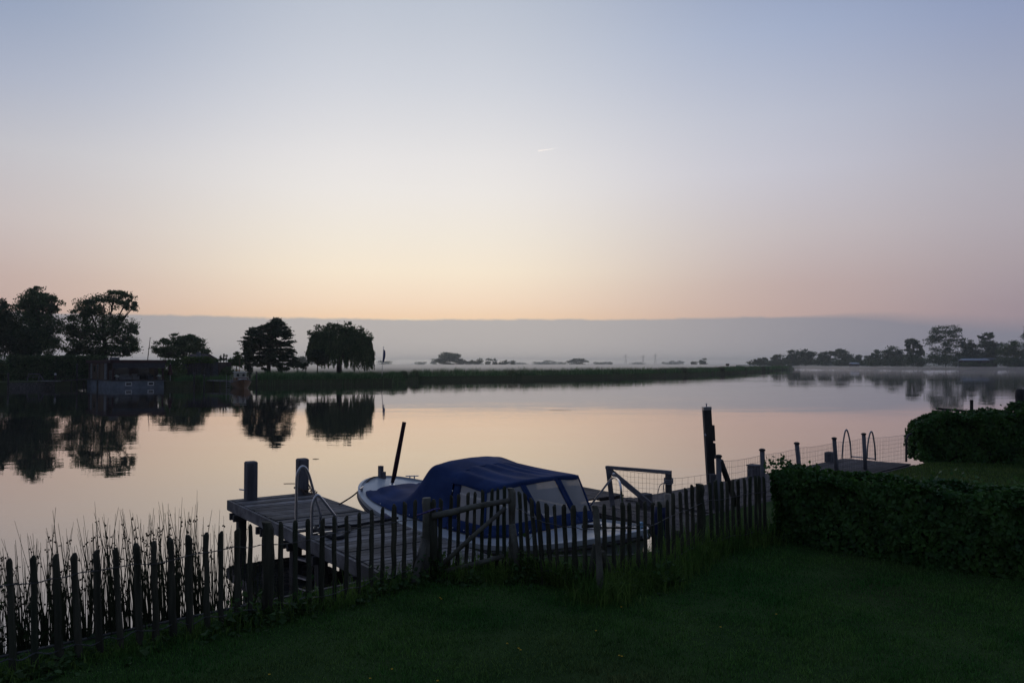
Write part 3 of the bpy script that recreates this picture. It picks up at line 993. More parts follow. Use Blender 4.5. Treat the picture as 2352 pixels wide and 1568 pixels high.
mb = MB()
pts = [at_z(u, v, LZ + .035) for u, v in [(724, 1216), (728, 1208), (752, 1210), (775, 1209), (797, 1205), (812, 1207), (850, 1200), (893, 1193)]]
pts += [at_z(915, 1189, LZ + .06)]
mb.tube(smooth_curve(pts, 6), 0.024, 7)
pts = [at_z(u, v, LZ + .03) for u, v in [(724, 1216), (745, 1226), (768, 1235), (785, 1233), (798, 1222), (803, 1212), (797, 1206)]]
mb.tube(smooth_curve(pts, 6), 0.03, 7)
solo(mb.build('mooring_line', M['rope_black'], smooth=True), 'thick black mooring line lying in a loop across the jetty planks', 'rope')

# ------------------------------------------------------------------ the covered boat
BQ = dict(x=-2.701, y=15.988, h=-0.746, L=6.358, B=2.738, xm=0.679, zs=1.103, zm=0.622, zb=0.942, pw=2.029, pa=3.401, zx=0.583)
BAX = Vector((math.cos(BQ['h']), math.sin(BQ['h']), 0))
BPL = Vector((-BAX.y, BAX.x, 0))


def sheer(T):
    w_ = math.sqrt(max(0, 1 - (1 - min(T / BQ['xm'], 1)) ** BQ['pa'])) if T < BQ['xm'] else max(0, 1 - ((T - BQ['xm']) / (1 - BQ['xm'])) ** BQ['pw']) ** 0.9
    z_ = BQ['zm'] + ((BQ['zs'] - BQ['zm']) * (1 - T / BQ['zx']) ** 2 if T < BQ['zx'] else (BQ['zb'] - BQ['zm']) * ((T - BQ['zx']) / (1 - BQ['zx'])) ** 2)
    return w_ * BQ['B'] / 2, z_


def bl_(P):
    """world point to boat coordinates"""
    r = Vector(P) - Vector((BQ['x'], BQ['y'], 0))
    return Vector((r.dot(BAX), r.dot(BPL), P[2]))


boat = thing('cabin_boat', 'white open boat under a dark blue canvas cover, moored between the two jetties', 'boat', (BQ['x'], BQ['y'], 0), rotz=BQ['h'])
TS = [0, .004, .012, .025, .045, .07, .1, .14, .19, .25, .32, .4, .48, .56, .63, .7, .76, .82, .87, .91, .945, .97, .985, .995, 1.0]
L_ = BQ['L']
G = []
for T in TS:
    w_, z_ = sheer(T)
    row = []
    for sgn in (-1, 1):
        seq = []
        for k in range(9):
            s = k / 8
            y = w_ * (0.62 + 0.38 * s ** 0.6)
            z = -0.35 + (z_ + .33) * s
            xm_ = L_ * 0.5
            x = xm_ + (T * L_ - xm_) * (0.86 + 0.14 * s ** .8)
            seq.append((x, sgn * y, z))
        row += seq if sgn == 1 else seq[::-1]
    G.append(row)
hull = MB().grid(G).build('hull', M['hull'], boat, local=True, smooth=True)
G = []
for T in TS:
    w_, z_ = sheer(T)
    G.append([(T * L_, w_ * q, z_ - .02 + .07 * (1 - q * q) * min(1, w_)) for q in np.linspace(-1, 1, 13)])
MB().grid(G).build('deck', M['gel'], boat, local=True, smooth=True)


def sheer_line(dz, out, t0=0.0, t1=1.0, n_=60, sgn=1):
    o = []
    for T in np.linspace(0, 1, n_) ** 1.4 * (t1 - t0) + t0:
        w_, z_ = sheer(T)
        o.append(Vector((T * L_ + (out if T > .97 else (-out if T < .01 else 0)), sgn * (w_ + out), z_ + dz)))
    return o


ring = sheer_line(0.0, 0.0, sgn=1)[::-1] + sheer_line(0.0, 0.0, sgn=-1)[1:]
mb = MB()
P = ring
for ofs in (0,):
    sec = [(-.035, -.06), (.02, -.06), (.022, .012), (-.03, .02)]
    Gg = []
    for i, p in enumerate(P):
        d = (P[min(i + 1, len(P) - 1)] - P[max(i - 1, 0)])
        d.z = 0
        d.normalize()
        nrm = Vector((d.y, -d.x, 0))
        if nrm.dot(Vector((p.x - L_ * .5, p.y, 0))) < 0:
            nrm = -nrm
        Gg.append([p + nrm * a + Vector((0, 0, b)) for a, b in sec])
    mb.grid(Gg, closed=True)
mb.build('toe_rail', M['gel'], boat, local=True)
mb = MB()
P = sheer_line(-0.105, 0.012, sgn=1)[::-1] + sheer_line(-0.105, 0.012, sgn=-1)[1:]
mb.tube(P, 0.032, 8)
mb.build('rubbing_strake', M['strake'], boat, local=True, smooth=True)


def deck_z(x, y):
    w_, z_ = sheer(min(max(x / L_, 0), 1))
    q = min(1, abs(y) / max(w_, .01))
    return z_ - .02 + .07 * (1 - q * q) * min(1, w_)


# canvas cover: tail over the stern, tall hoop, roof stretched forward to the screen
NT_ = 25


def cover_row(x, hn, hf, sn, sf, zs, zc, hemz=None, xs=None, fold=0.0):
    """section across the boat: hem - shoulder - crown - shoulder - hem"""
    ctrl = [(hn, deck_z(x, hn) + .012), (hn * .6 + sn * .4, deck_z(x, hn) * .55 + zs * .45), (sn - .02, zs - .045), (sn * .84 + sf * .16, zs + (zc - zs) * .62), (sn * .5 + sf * .5, zc),
            (sn * .2 + sf * .8, zs + (zc - zs) * .7), (sf + .015, zs - .035), (hf * .6 + sf * .4, deck_z(x, hf) * .55 + zs * .45), (hf, deck_z(x, hf) + .012)]
    cv = smooth_curve([(x, y, z) for y, z in ctrl], 4)
    return cv


rows = []
prof = [(0.62, -.72, .62, -.5, .45, 1.0, 1.0), (0.68, -.80, .66, -.5, .46, 1.01, 1.02), (0.95, -.93, .92, -.6, .6, .96, 1.0), (1.3, -.98, .99, -.68, .70, .945, .995), (1.7, -1.0, 1.03, -.74, .78, .98, 1.04),
        (2.0, -1.0, 1.05, -.78, .86, 1.09, 1.16), (2.22, -.99, 1.07, -.81, .91, 1.25, 1.33), (2.40, -.98, 1.08, -.82, .94, 1.44, 1.52), (2.50, -.98, 1.09, -.82, .95, 1.565, 1.645),
        (2.57, -.98, 1.09, -.81, .95, 1.60, 1.685), (2.66, -.98, 1.1, -.80, .95, 1.59, 1.68), (2.88, -.99, 1.1, -.79, .95, 1.545, 1.645), (3.15, -1.0, 1.12, -.79, .95, 1.495, 1.605)]
for k, p in enumerate(prof):
    cv = cover_row(*p)
    out = []
    for j, q in enumerate(cv):
        t = j / (len(cv) - 1)
        # cloth folds: radiating from the hoop over the tail, lengthwise over the roof
        env = math.sin(math.pi * min(1, max(0, t)))
        am = 0.016 * math.exp(-((p[0] - 1.75) / .55) ** 2)
        out.append(q + Vector((0, 0, env * am * math.sin(t * 34 + p[0] * 5.0) + 0.004 * math.sin(t * 60 + k))))
    rows.append(out)
cover = MB().grid(rows).build('canopy', M['canvas'], boat, local=True, smooth=True)
md = cover.modifiers.new('thick', 'SOLIDIFY')
md.thickness = 0.008
md = cover.modifiers.new('sub', 'SUBSURF')
md.levels = 1
md.render_levels = 2

topc = [Vector(q) for q in [(3.14, -.80, 1.455), (3.85, -.81, 1.345), (4.08, -.66, 1.43), (4.25, -.43, 1.475), (4.31, .40, 1.485), (4.36, .93, 1.455), (3.95, 1.03, 1.36), (3.15, .97, 1.47)]]
basec = [Vector((x, y, deck_z(x, y) + .012)) for x, y in [(3.14, -1.0), (4.02, -1.03), (4.42, -.82), (4.6, -.18), (4.62, .66), (4.62, 1.06), (4.1, 1.16), (3.14, 1.12)]]
# roof between hoop and screen
fr_edge = smooth_curve([topc[1], topc[2], topc[3], topc[3].lerp(topc[4], .5) + Vector((.03, 0, .02)), topc[4], topc[5], topc[6]], 4)
bk = [q for q in rows[-1]]
i0, i1 = 7, len(bk) - 9
bk = [q + Vector((-.07, 0, .012)) for q in bk[i0:i1 + 1]]


def resample(P, n_):
    d = [0]
    for a, b in zip(P[:-1], P[1:]):
        d.append(d[-1] + (Vector(b) - Vector(a)).length)
    o = []
    for k in range(n_):
        t = d[-1] * k / (n_ - 1)
        i = max(j for j in range(len(d)) if d[j] <= t + 1e-9)
        i = min(i, len(P) - 2)
        f_ = (t - d[i]) / max(1e-9, d[i + 1] - d[i])
        o.append(Vector(P[i]).lerp(Vector(P[i + 1]), f_))
    return o


nR = 33
A_, B_ = resample(bk, nR), resample(fr_edge, nR)
G = []
for i in range(12):
    t = i / 11
    row = []
    for j in range(nR):
        q = A_[j].lerp(B_[j], t)
        x = j / (nR - 1)
        q.z += -0.03 * math.sin(math.pi * t) * math.sin(math.pi * x) + 0.024 * math.sin(x * 44 + t * 1.5 + 1.5 * math.sin(x * 9)) * math.sin(math.pi * min(1, t * .8 + .2)) ** .6 * math.sin(math.pi * x) ** .7
        row.append(q)
    G.append(row)
lip = [q + Vector((0.012, 0, -.02)) for q in G[-1]]
lip2 = [q + Vector((0.004, 0, -.075)) for q in G[-1]]
G += [lip, lip2]
rf = MB().grid(G).build('roof_panel', M['canvas'], cover, local=True, smooth=True)
md = rf.modifiers.new('thick', 'SOLIDIFY')
md.thickness = 0.008
md = rf.modifiers.new('sub', 'SUBSURF')
md.levels = 1
md.render_levels = 1


def patch(mb, i, s0, s1, t0, t1, push=0.0, n_=4):
    G = []
    for a in range(n_ + 1):
        row = []
        s = s0 + (s1 - s0) * a / n_
        T_ = topc[i].lerp(topc[i + 1], s)
        Bq = basec[i].lerp(basec[i + 1], s)
        for b in range(n_ + 1):
            t = t0 + (t1 - t0) * b / n_
            q = Bq.lerp(T_, t)
            c = Vector((3.6, .05, q.z))
            out = (q - c)
            out.z = 0
            out.normalize()
            q = q + out * (push + 0.018 * math.sin(math.pi * t) * math.sin(math.pi * (a / n_)))
            row.append(q)
        G.append(row)
    mb.grid(G)


panes = {0: (0.22, .90), 1: (0.08, 1.0), 2: (0.0, 0.90), 3: (0.09, .90), 4: (0.12, .96), 5: (0.1, .9), 6: (.1, .8)}
mb = MB()
for i in range(7):
    s0, s1 = panes[i]
    lo, hi = (0.24, 0.93)
    patch(mb, i, 0, 1, 0, lo)
    patch(mb, i, 0, 1, hi, 1.0)
    if s0 > 0:
        patch(mb, i, 0, s0, lo, hi)
    if s1 < 1:
        patch(mb, i, s1, 1, lo, hi)
sc_o = mb.build('screen_surround', M['canvas'], cover, local=True, smooth=True)
md = sc_o.modifiers.new('thick', 'SOLIDIFY')
md.thickness = 0.006
for grp in ((0,), (1, 2), (3,), (4,), (5,), (6,)):
    mb = MB()
    for i in grp:
        s0, s1 = panes[i]
        patch(mb, i, s0, s1, 0.24, 0.93, -0.004, 6)
    mb.build('window', M['vinyl'], cover, local=True, smooth=True)
MB().grid([[(x, y, deck_z(x, y) + .006) for y in np.linspace(-.78, .82, 7)] for x in np.linspace(1.1, 4.35, 10)]).build('cockpit_shade', M['core'], boat, local=True)  # near-black sheet just above the deck, standing in for shade under the cover
# press studs along the hem
for i in range(0, 5):
    for s in (.2, .5, .8):
        mb = MB()
        q = basec[i].lerp(basec[i + 1], s)
        c = (q - Vector((3.6, .05, q.z))).normalized()
        mb.ball(q + c * .012 + Vector((0, 0, .05)), 0.011, 6, 4).build('press_stud', M['steel'], cover, local=True)
for x in (1.0, 1.4, 1.8, 2.2, 2.6):
    MB().ball((x, -1.0, deck_z(x, -1) + .06), 0.010, 6, 4).build('press_stud', M['steel'], cover, local=True)

# stern gear
foot = bl_(at_z(901, 1106, 1.07))
foot.z = deck_z(foot.x, foot.y)
tipw = at_y(928.5, 969, (at_z(901, 1106, 1.07)).y)
tip = bl_(tipw)
mid1 = foot.lerp(tip, .36) + (BAX * 0).to_3d() + Vector((-.012, 0, 0))
mb = MB().tube([foot + Vector((0, 0, .05)), foot.lerp(tip, .15), foot.lerp(tip, .4) , foot.lerp(tip, .62), foot.lerp(tip, .9), tip], [.032, .045, .047, .043, .040, .041], 9)
st = mb.build('flagstaff', M['maroon'], boat, local=True, smooth=True)
MB().tube([foot, foot + Vector((0, 0, .015))], [.07, .06], 12).tube([foot, foot + Vector((0, 0, .08))], .022, 8).build('socket', M['steel'], st, local=True)
mb = MB().box((0.06, 0.05, sheer(0)[1] + .1), (0.09, 0.07, 0.24)).box((0.14, 0.06, sheer(0)[1] + .04), (0.07, 0.06, 0.14))
mb.build('stern_post', M['post'], boat, local=True)


def cleat(x, y, ang, parent, name='cleat'):
    z = deck_z(x, y)
    d = Vector((math.cos(ang), math.sin(ang), 0))
    c = Vector((x, y, z))
    mb = MB().tube([c + d * -.13 + Vector((0, 0, .075)), c + d * .13 + Vector((0, 0, .075))], .013, 6)
    mb.tube([c + d * -.045, c + d * -.045 + Vector((0, 0, .07))], .014, 6).tube([c + d * .045, c + d * .045 + Vector((0, 0, .07))], .014, 6)
    mb.build(name, M['steel'], parent, local=True)


cleat(0.30, 0.66, 0.9, boat)
cleat(0.55, -.78, -.9, boat)
cleat(5.35, 0.15, 0.6, boat)
MB().tube([(0.62, -.25, deck_z(.62, -.25)), (.62, -.25, deck_z(.62, -.25) + .012)], .07, 14).build('deck_plate', M['steel'], boat, local=True)
# bow rail: bent tube in an upturned V with a knob on top
f1, f2 = bl_(at_z(1436, 1218, .93)), bl_(at_z(1366, 1163, .78))
f2.y = min(f2.y, sheer(f2.x / L_)[0] - .06)
f1.z, f2.z = deck_z(f1.x, f1.y), deck_z(f2.x, f2.y)
yv = (at_z(1436, 1218, .93).y * .65 + at_z(1366, 1163, .78).y * .35)
ap = bl_(at_y(1410, 1096, yv))
kn = bl_(at_y(1424, 1110, at_z(1436, 1218, .93).y + .1))
kl = bl_(at_y(1398, 1106, yv + .25))
mb = MB().tube(smooth_curve([f1, f1.lerp(kn, .55), kn, ap, kl], 6) + [f2], .017, 9)
mb.ball(ap + Vector((0, 0, .05)), .026, 8, 6)
mb.build('bow_rail', M['steel'], boat, local=True, smooth=True)
mb = MB()
cc = Vector((5.25, .1, 0))
pts = []
for k in range(22):
    a_ = k * 0.62
    x, y = cc.x + .14 * math.cos(a_), cc.y + .10 * math.sin(a_)
    pts.append((x, y, deck_z(x, y) + .03 + .002 * k))
for x in np.linspace(5.4, 6.25, 6):
    pts.append((x, .1 - .05 * (x - 5.4), deck_z(x, 0) + .03))
mb.tube(smooth_curve(pts, 2), .014, 6)
mb.build('bow_line', M['rope_black'], boat, local=True, smooth=True)
MB().box((6.2, .06, sheer(.98)[1] + .06), (.05, .09, .11), (1, 0), .008).build('fairlead', M['bluepaint'], boat, local=True)
MB().ball((6.36, -.05, sheer(1)[1] - .09), .055, 10, 7, (.7, 1, 1)).build('bow_eye', M['gel'], boat, local=True, smooth=True)
MB().tube([(5.0, -sheer(5.0 / L_)[0] - .02, sheer(5.0 / L_)[1] - .02), (5.0, -sheer(5.0 / L_)[0] - .05, .2)], .016, 6).build('fender_line', M['rope_black'], boat, local=True)
fo = MB()
fz = sheer(2.05 / L_)
for k in range(9):
    pass
fo.tube([(1.95, -fz[0] - .05, fz[1] + .05), (2.3, -sheer(2.3 / L_)[0] - .07, sheer(2.3 / L_)[1] + .0)], [.05, .05], 10)
fo.build('fender', M['navy'], boat, local=True, smooth=True)

mb = MB()
A_ = at_z(779, 1158, LZ + .02)
Bw = at_z(850, 1100, 1.1)
mb.tube(smooth_curve([A_, A_.lerp(Bw, .5) + Vector((0, 0, -.05)), Bw, at_z(862, 1095, 1.12)], 6), .014, 6)
solo(mb.build('mooring_rope', M['rope_brown'], smooth=True), 'taut brown rope from the jetty edge up to the boat stern', 'rope')
mb = MB()
c = Vector((p2.x, p2.y + .03, 0))
lp = [c + Vector((math.cos(t) * .155, math.sin(t) * .155, LZ + .12 + .03 * math.sin(2 * t))) for t in np.linspace(0, 6.2, 18)]
mb.tube(lp, .014, 6)
mb.tube(smooth_curve([c + Vector((.14, -.05, LZ + .2)), c + Vector((.25, -.2, LZ + .1)), c + Vector((.45, -.35, LZ + .02)), jt(.7, 1.5, LZ + .02)], 6), .013, 6)
for k in range(14):
    q = c + Vector((random.uniform(.08, .3), random.uniform(-.25, .05), LZ + random.uniform(.01, .06)))
    mb.tube([q, q + Vector((random.uniform(-.1, .1), random.uniform(-.1, .1), random.uniform(0, .08)))], .012, 5)
solo(mb.build('mooring_rope', M['rope_brown'], smooth=True), 'frayed brown rope tied low round the right square jetty post', 'rope')

# ------------------------------------------------------------------ right-hand jetty, boardwalk and their fences
def planked(name, m, P0, ax, length, width, bw, parent, along=True, zt=LZ, gap=0.012, side=1):
    ax = Vector((ax[0], ax[1], 0)).normalized()
    ay = Vector((-ax.y, ax.x, 0)) * side
    mb = MB()
    P0 = Vector((P0[0], P0[1], 0))
    lim = width if along else length
    t = 0
    while t < lim - bw * .5:
        z = zt + random.uniform(-.005, .005)
        o0, o1 = random.uniform(-.015, .015), random.uniform(-.015, .015)
        if along:
            q = [P0 + ax * o0 + ay * t, P0 + ax * (length + o1) + ay * t, P0 + ax * (length + o1) + ay * (t + bw), P0 + ax * o0 + ay * (t + bw)]
        else:
            q = [P0 + ax * t + ay * o0, P0 + ax * (t + bw) + ay * o0, P0 + ax * (t + bw) + ay * (width + o1), P0 + ax * t + ay * (width + o1)]
        lo = [Vector((p.x, p.y, z - .035)) for p in q]
        hi = [Vector((p.x, p.y, z)) for p in q]
        if side < 0:
            lo, hi = lo[::-1], hi[::-1]
        mb.hexa(lo + hi)
        t += bw + gap
    return mb.build(name, m, parent)


fj = thing('jetty', 'dark finger jetty on the far side of the boat, carrying the mesh gate', 'jetty', (1.3, 15.9, 0))
FA = JA
FL_ = Vector((-0.8146, -0.58, 0))
R0 = Vector((1.58, 16.95, 0)) - FA * 0.35
planked('deck', M['deck_dark'], R0 + FL_ * 1.62, FA, 1.5, 1.62, 0.19, fj, True)
planked('deck', M['deck_dark'], R0 + FL_ * 1.62 + FA * 1.66, FA, 3.0, 1.62, 0.19, fj, True, zt=LZ - .03)
mb = MB()
for t_ in (0, -1.62):
    o_ = R0 - FL_ * t_ * 1.0
    mb.beam(R0 + FL_ * (-t_) + Vector((0, 0, LZ - .14)) + FA * .02, R0 + FL_ * (-t_) + FA * 4.6 + Vector((0, 0, LZ - .14)), .06, .16)
mb.build('edge_beam', M['wet_wood'], fj)
for s in (.1, 1.55, 3.1, 4.4):
    for t_ in (.1, 1.5):
        q = R0 + FA * s + FL_ * t_
        MB().box((q.x, q.y, -.12), (.15, .15, 1.3), (FA.x, FA.y)).build('pile', M['wet_wood'], fj)
q = at_z(1484.5, 1165, LZ)
MB().box((q.x, q.y + .1, LZ + .11), (.20, .20, .26), (FA.x, FA.y), .015).build('bollard_post', M['post'], fj)

bw_ = thing('boardwalk', 'long dark boardwalk along the shore behind the pale fence, leading to the far hedge', 'boardwalk', (4.5, 16.4, 0))
BWd = Vector((2.75, 2.6, 0)).normalized()
P0 = Vector((2.2, 15.46, 0))
planked('deck', M['deck_dark'], P0, BWd, 6.1, 2.05, 0.145, bw_, True, side=-1)
mb = MB()
mb.beam(P0 + Vector((0, 0, LZ - .13)), P0 + BWd * 7.0 + Vector((0, 0, LZ - .13)), .06, .17)
mb.build('edge_beam', M['wet_wood'], bw_)
for s in (0.2, 2.4, 4.6, 6.8):
    q = P0 + BWd * s + Vector((BWd.y, -BWd.x, 0)) * .12
    MB().box((q.x, q.y, -.1), (.15, .15, 1.25), (BWd.x, BWd.y)).build('pile', M['wet_wood'], bw_)
q = at_line(1733, 1080, (P0.x, P0.y), tuple((P0 + BWd * 7)[:2]))
pb = MB().box((q.x - .05, q.y - .15, LZ + .10), (.24, .24, .28), (BWd.x, BWd.y), .012)
po = pb.build('bollard_post', M['post'], bw_)
MB().box((q.x - .05, q.y - .15, LZ + .255), (.27, .27, .03), (BWd.x, BWd.y), .008).build('cap', M['post'], po)
# light bar on the boardwalk's near side
q0, q1 = at_z(1567, 1176, LZ - .02), at_z(1612, 1186, LZ - .02)
MB().beam(q0, q1, .05, .04).build('edge_strip', M['pale_wood'], bw_)

mg = thing('mesh_gate', 'timber framed mesh gate with a diagonal brace on the far jetty, wire grid inside', 'gate', tuple(at_z(1450, 1165, LZ)))
GA, GB = at_z(1407, 1163, LZ), at_z(1536, 1178, LZ)
gl_ = (GA, GB)
tl, tr = at_y(1397, 1073, GA.y), at_y(1535, 1084, GB.y)
gd = (GB - GA).normalized()
MB().beam(GA, Vector((tl.x, tl.y, tl.z - .03)), .085, .07).build('stile', M['frame_wood'], mg)
pst = MB().tube([GB - Vector((0, 0, .6)), Vector((GB.x, GB.y, tr.z - .03))], [.062, .058], 10).build('post', M['wet_wood'], mg, smooth=True)
MB().beam(tl - gd * .04 + Vector((0, 0, .0)), tr + gd * .05, .08, .055).build('top_rail', M['frame_wood'], mg)
pA, pB = at_line(1402, 1078, GA, GB), at_line(1497, 1157, GA, GB)
fw2 = Vector((gd.y, -gd.x, 0)) * .05
MB().beam(pA + fw2, pB + fw2, .05, .085).build('brace', M['frame_wood'], mg)
pA, pB = at_line(1411, 1168, GA, GB), at_line(1500, 1180, GA, GB)
MB().beam(pA, pB, .05, .05).build('bottom_rail', M['pale_wood'], mg)


def mesh_panel(pts_top, z0, sp_x, nrow, r, wob=0.006, zfun=None):
    """welded wire mesh hanging between a chain of plan points: pts_top = [(Vector, ztop)]"""
    mb = MB()
    tot = 0
    segs = []
    for (a, b) in zip(pts_top[:-1], pts_top[1:]):
        l_ = (Vector((a[0].x, a[0].y)) - Vector((b[0].x, b[0].y))).length
        segs.append((tot, l_, a, b))
        tot += l_

    def at(s, f_):
        for (s0, l_, a, b) in segs:
            if s <= s0 + l_ + 1e-6:
                t = (s - s0) / l_
                zt_ = a[1] * (1 - t) + b[1] * t - 0.025 * math.sin(math.pi * t)
                p_ = a[0].lerp(b[0], t)
                return Vector((p_.x, p_.y, z0 + (zt_ - z0) * f_))
        p_ = segs[-1][3]
        return Vector((p_[0].x, p_[0].y, z0 + (p_[1] - z0) * f_))
    k = int(tot / sp_x)
    for i in range(k + 1):
        s = min(tot, i * sp_x + random.uniform(-.1, .1) * sp_x)
        mb.tube([at(s, 0), at(s, .5) + Vector((random.uniform(-wob, wob), 0, 0)), at(s, 1)], r, 3, False)
    for j in range(nrow + 1):
        f_ = j / nrow
        n_ = max(4, k)
        mb.tube([at(tot * i / n_, f_) + Vector((0, 0, random.uniform(-wob, wob))) for i in range(n_ + 1)], r * (1.35 if j == nrow else 1), 3, False)
    return mb


mesh_panel([(GA, tl.z - .03), (GB, tr.z - .03)], LZ + .04, .075, 7, .0022, .008).build('wire_mesh', M['wire'], mg)
mb = MB()
c = Vector((GB.x, GB.y, 0))
for k in range(3):
    lp = [c + Vector((math.cos(t) * .075, math.sin(t) * .075, tr.z - .12 - .03 * k + .02 * math.sin(t))) for t in np.linspace(0, 6.28, 14)]
    mb.tube(lp, .011, 5, False)
mb.tube(smooth_curve([c + Vector((-.07, -.05, tr.z - .15)), c + Vector((-.1, -.06, tr.z - .24)), c + Vector((-.09, -.06, tr.z - .40)), c + Vector((-.12, -.06, tr.z - .5))], 5), .010, 5)
mb.tube(smooth_curve([c + Vector((-.07, -.05, tr.z - .17)), c + Vector((-.16, -.06, tr.z - .22)), c + Vector((-.20, -.06, tr.z - .36))], 5), .008, 5)
solo(mb.build('rope', M['rope_grey'], smooth=True), 'grey rope wound round the top of the mesh gate post, its ends hanging', 'rope')

# wrapped pile by the bow
dp = 12.45
cx = pol(1514, dp).x
pl_ = thing('mooring_pile', 'mooring pile in a dark blue padded sleeve beside the bow of the boat', 'mooring pile', (cx, dp, 0))
MB().tube([(cx, dp, -.6), (cx, dp, 1.16), (cx, dp + .01, 1.235)], [.075, .075, .07], 12).build('pile', M['pale_wood'], pl_, smooth=True)
MB().tube([(cx, dp, .12), (cx, dp, .2), (cx, dp, 1.02), (cx + .01, dp, 1.14)], [.09, .105, .105, .085], 12).build('sleeve', M['navy'], pl_, smooth=True)
MB().tube([(cx + .13, dp + .12, -.6), (cx + .14, dp + .12, 1.32)], [.06, .055], 10).build('pile', M['pale_wood'], pl_, smooth=True)

# tall pile with fender boards
dt = 17.6
tp = thing('mooring_pile', 'tall dark mooring pile with a metal cap and fender boards, highest post on the right', 'mooring pile', (pol(1631, dt).x, dt, 0))
b0, t0 = at_y(1635, 1150, dt), at_y(1623, 936, dt)
b0.z = -.7
b0.x = pol(1639, dt).x
MB().beam(b0, t0, .165, .165).build('pile', M['wet_wood'], tp)
ax_ = (t0 - b0).normalized()
cap = MB().beam(t0 - ax_ * .05, t0 + ax_ * .02, .175, .175).build('cap', M['steel_dull'], tp)
MB().tube([t0 + ax_ * .02, t0 + ax_ * .06], .012, 6).ball(t0 + ax_ * .075, .02, 6, 5).build('knob', M['steel_dull'], cap)
for v0, v1 in ((976, 1012), (1017, 1052)):
    a_, b_ = at_y(1629 + (v0 - 976) * .05 + 4.5, v0, dt), at_y(1631 + (v0 - 976) * .05 + 4.5, v1, dt)
    MB().beam(a_ + Vector((0.02, -.02, 0)), b_ + Vector((0.02, -.02, 0)), .07, .12).build('fender_board', M['wet_wood'], tp)
MB().tube([at_y(1618.5, 996, dt - .12), at_y(1621, 1000, dt - .13)], .02, 6).build('hook', M['steel'], tp)

# wire mesh fence with capped posts
mf = thing('mesh_fence', 'wire mesh fence on five dark capped posts crossing the boardwalk towards the far hedge', 'fence', (5.5, 16.4, LZ))
mposts = []
for (ut, vt, d, ub) in [(1650.5, 1046, 14.2, 1649.5), (1750.6, 1031.7, 15.7, 1752), (1830, 1016.5, 17.1, 1840), (1916, 1005, 18.9, 1921), (1983.7, 995, 19.8, 1985.5)]:
    t_ = at_y(ut, vt + 2, d)
    b_ = Vector((pol(ub, d).x, d, LZ - .3))
    o = MB().tube([b_, t_], [.048, .046], 10).build('post', M['post'], mf, smooth=True)
    MB().tube([t_ - Vector((0, 0, .01)), t_ + Vector((0, 0, .02)), t_ + Vector((0, 0, .035))], [.062, .06, .03], 10).build('cap', M['wet_wood'], o)
    mposts.append((Vector((b_.x * .4 + t_.x * .6, d, 0)), t_.z - .09))
e_ = at_y(2082, 996, 21.3)
mposts.append((Vector((e_.x, 21.3, 0)), e_.z - .02))
mesh_panel(mposts, LZ + .03, .085, 7, .0026).build('wire_mesh', M['wire'], mf)
a_, b_ = at_y(1655, 1058, 14.2), at_y(1690, 1150, 14.7)
MB().tube([a_, b_ + Vector((0.03, 0, -.12))], [.05, .055], 9).build('brace', M['wet_wood'], mf, smooth=True)
MB().box((pol(1640, 14.5).x, 14.5, LZ + .3), (.2, .04, .62), (1, .3)).build('board', M['post'], mf)
tb_ = [at_y(2081.5, 1060, 21.3), at_y(2081.5, 1030, 21.3), at_y(2082, 1010, 21.3), at_y(2086, 999, 21.4), at_y(2093, 996, 21.5)]
MB().tube(smooth_curve(tb_, 5), .028, 9).build('end_tube', M['wet_wood'], mf, smooth=True)
# loose mesh tied to the gate post
mesh_panel([(GB, tr.z - .1), (pol(1640, 14.3) , LZ + .66)], LZ + .02, .13, 5, .0022, .012).build('wire_mesh', M['wire'], mf)

nd = thing('jetty', 'brown plank platform of the neighbouring garden, carrying the ladder hoops', 'jetty', (9.0, 20.4, 0))
ND = Vector((1.75, 1.78, 0)).normalized()
planked('deck', M['deck_dark'], (6.65, 19.6), ND, 3.6, 1.75, .15, nd, True, side=-1)
mb = MB().beam(Vector((7.35, 20.3, LZ - .13)), Vector((7.35, 20.3, LZ - .13)) + ND * 2.6, .06, .17)
nn = Vector((ND.y, -ND.x, 0))
mb.beam(Vector((7.35, 20.3, LZ - .13)) + ND * 2.6, Vector((7.35, 20.3, LZ - .13)) + ND * 2.6 + nn * 1.75, .06, .17)
mb.build('edge_beam', M['wet_wood'], nd)
for s, t_ in ((.1, .1), (2.5, .1), (2.5, 1.6)):
    q = Vector((7.35, 20.3, 0)) + ND * s + nn * t_
    MB().box((q.x, q.y, -.1), (.15, .15, 1.25)).build('pile', M['wet_wood'], nd)
q = at_z(1907, 1059, LZ)
MB().box((q.x, q.y, LZ + .12), (.25, .22, .26), (ND.x, ND.y), .012).build('bollard_post', M['post'], nd)
nl = thing('swim_ladder', 'dull steel ladder with two narrow hoops on the neighbour platform', 'ladder', tuple(at_z(1972, 1054, LZ)))
feet = []
for (ul, ut, ur, vt, vl, vr) in [(1934, 1944, 1955, 986.5, 1052, 1052), (1991, 2001, 2011, 990.5, 1052, 1057)]:
    A_, B_ = at_z(ul, vl, LZ), at_z(ur, vr, LZ)
    yy = (A_.y + B_.y) / 2
    pts = [at_y(ul, vl, yy), at_y(ul + 2, vl - 30, yy), at_y(ut - 4, vt + 9, yy), at_y(ut, vt, yy), at_y(ut + 4, vt + 8, yy), at_y(ur - 2, vr - 32, yy), at_y(ur, vr, yy)]
    feet.append(pts[-1])
    MB().tube(smooth_curve(pts, 5), .021, 9).build('handrail', M['steel_dull'], nl, smooth=True)
MB().tube([feet[0] + Vector((0, 0, .05)), feet[1] + Vector((0, 0, .04))], .018, 7).build('rung', M['steel_dull'], nl)

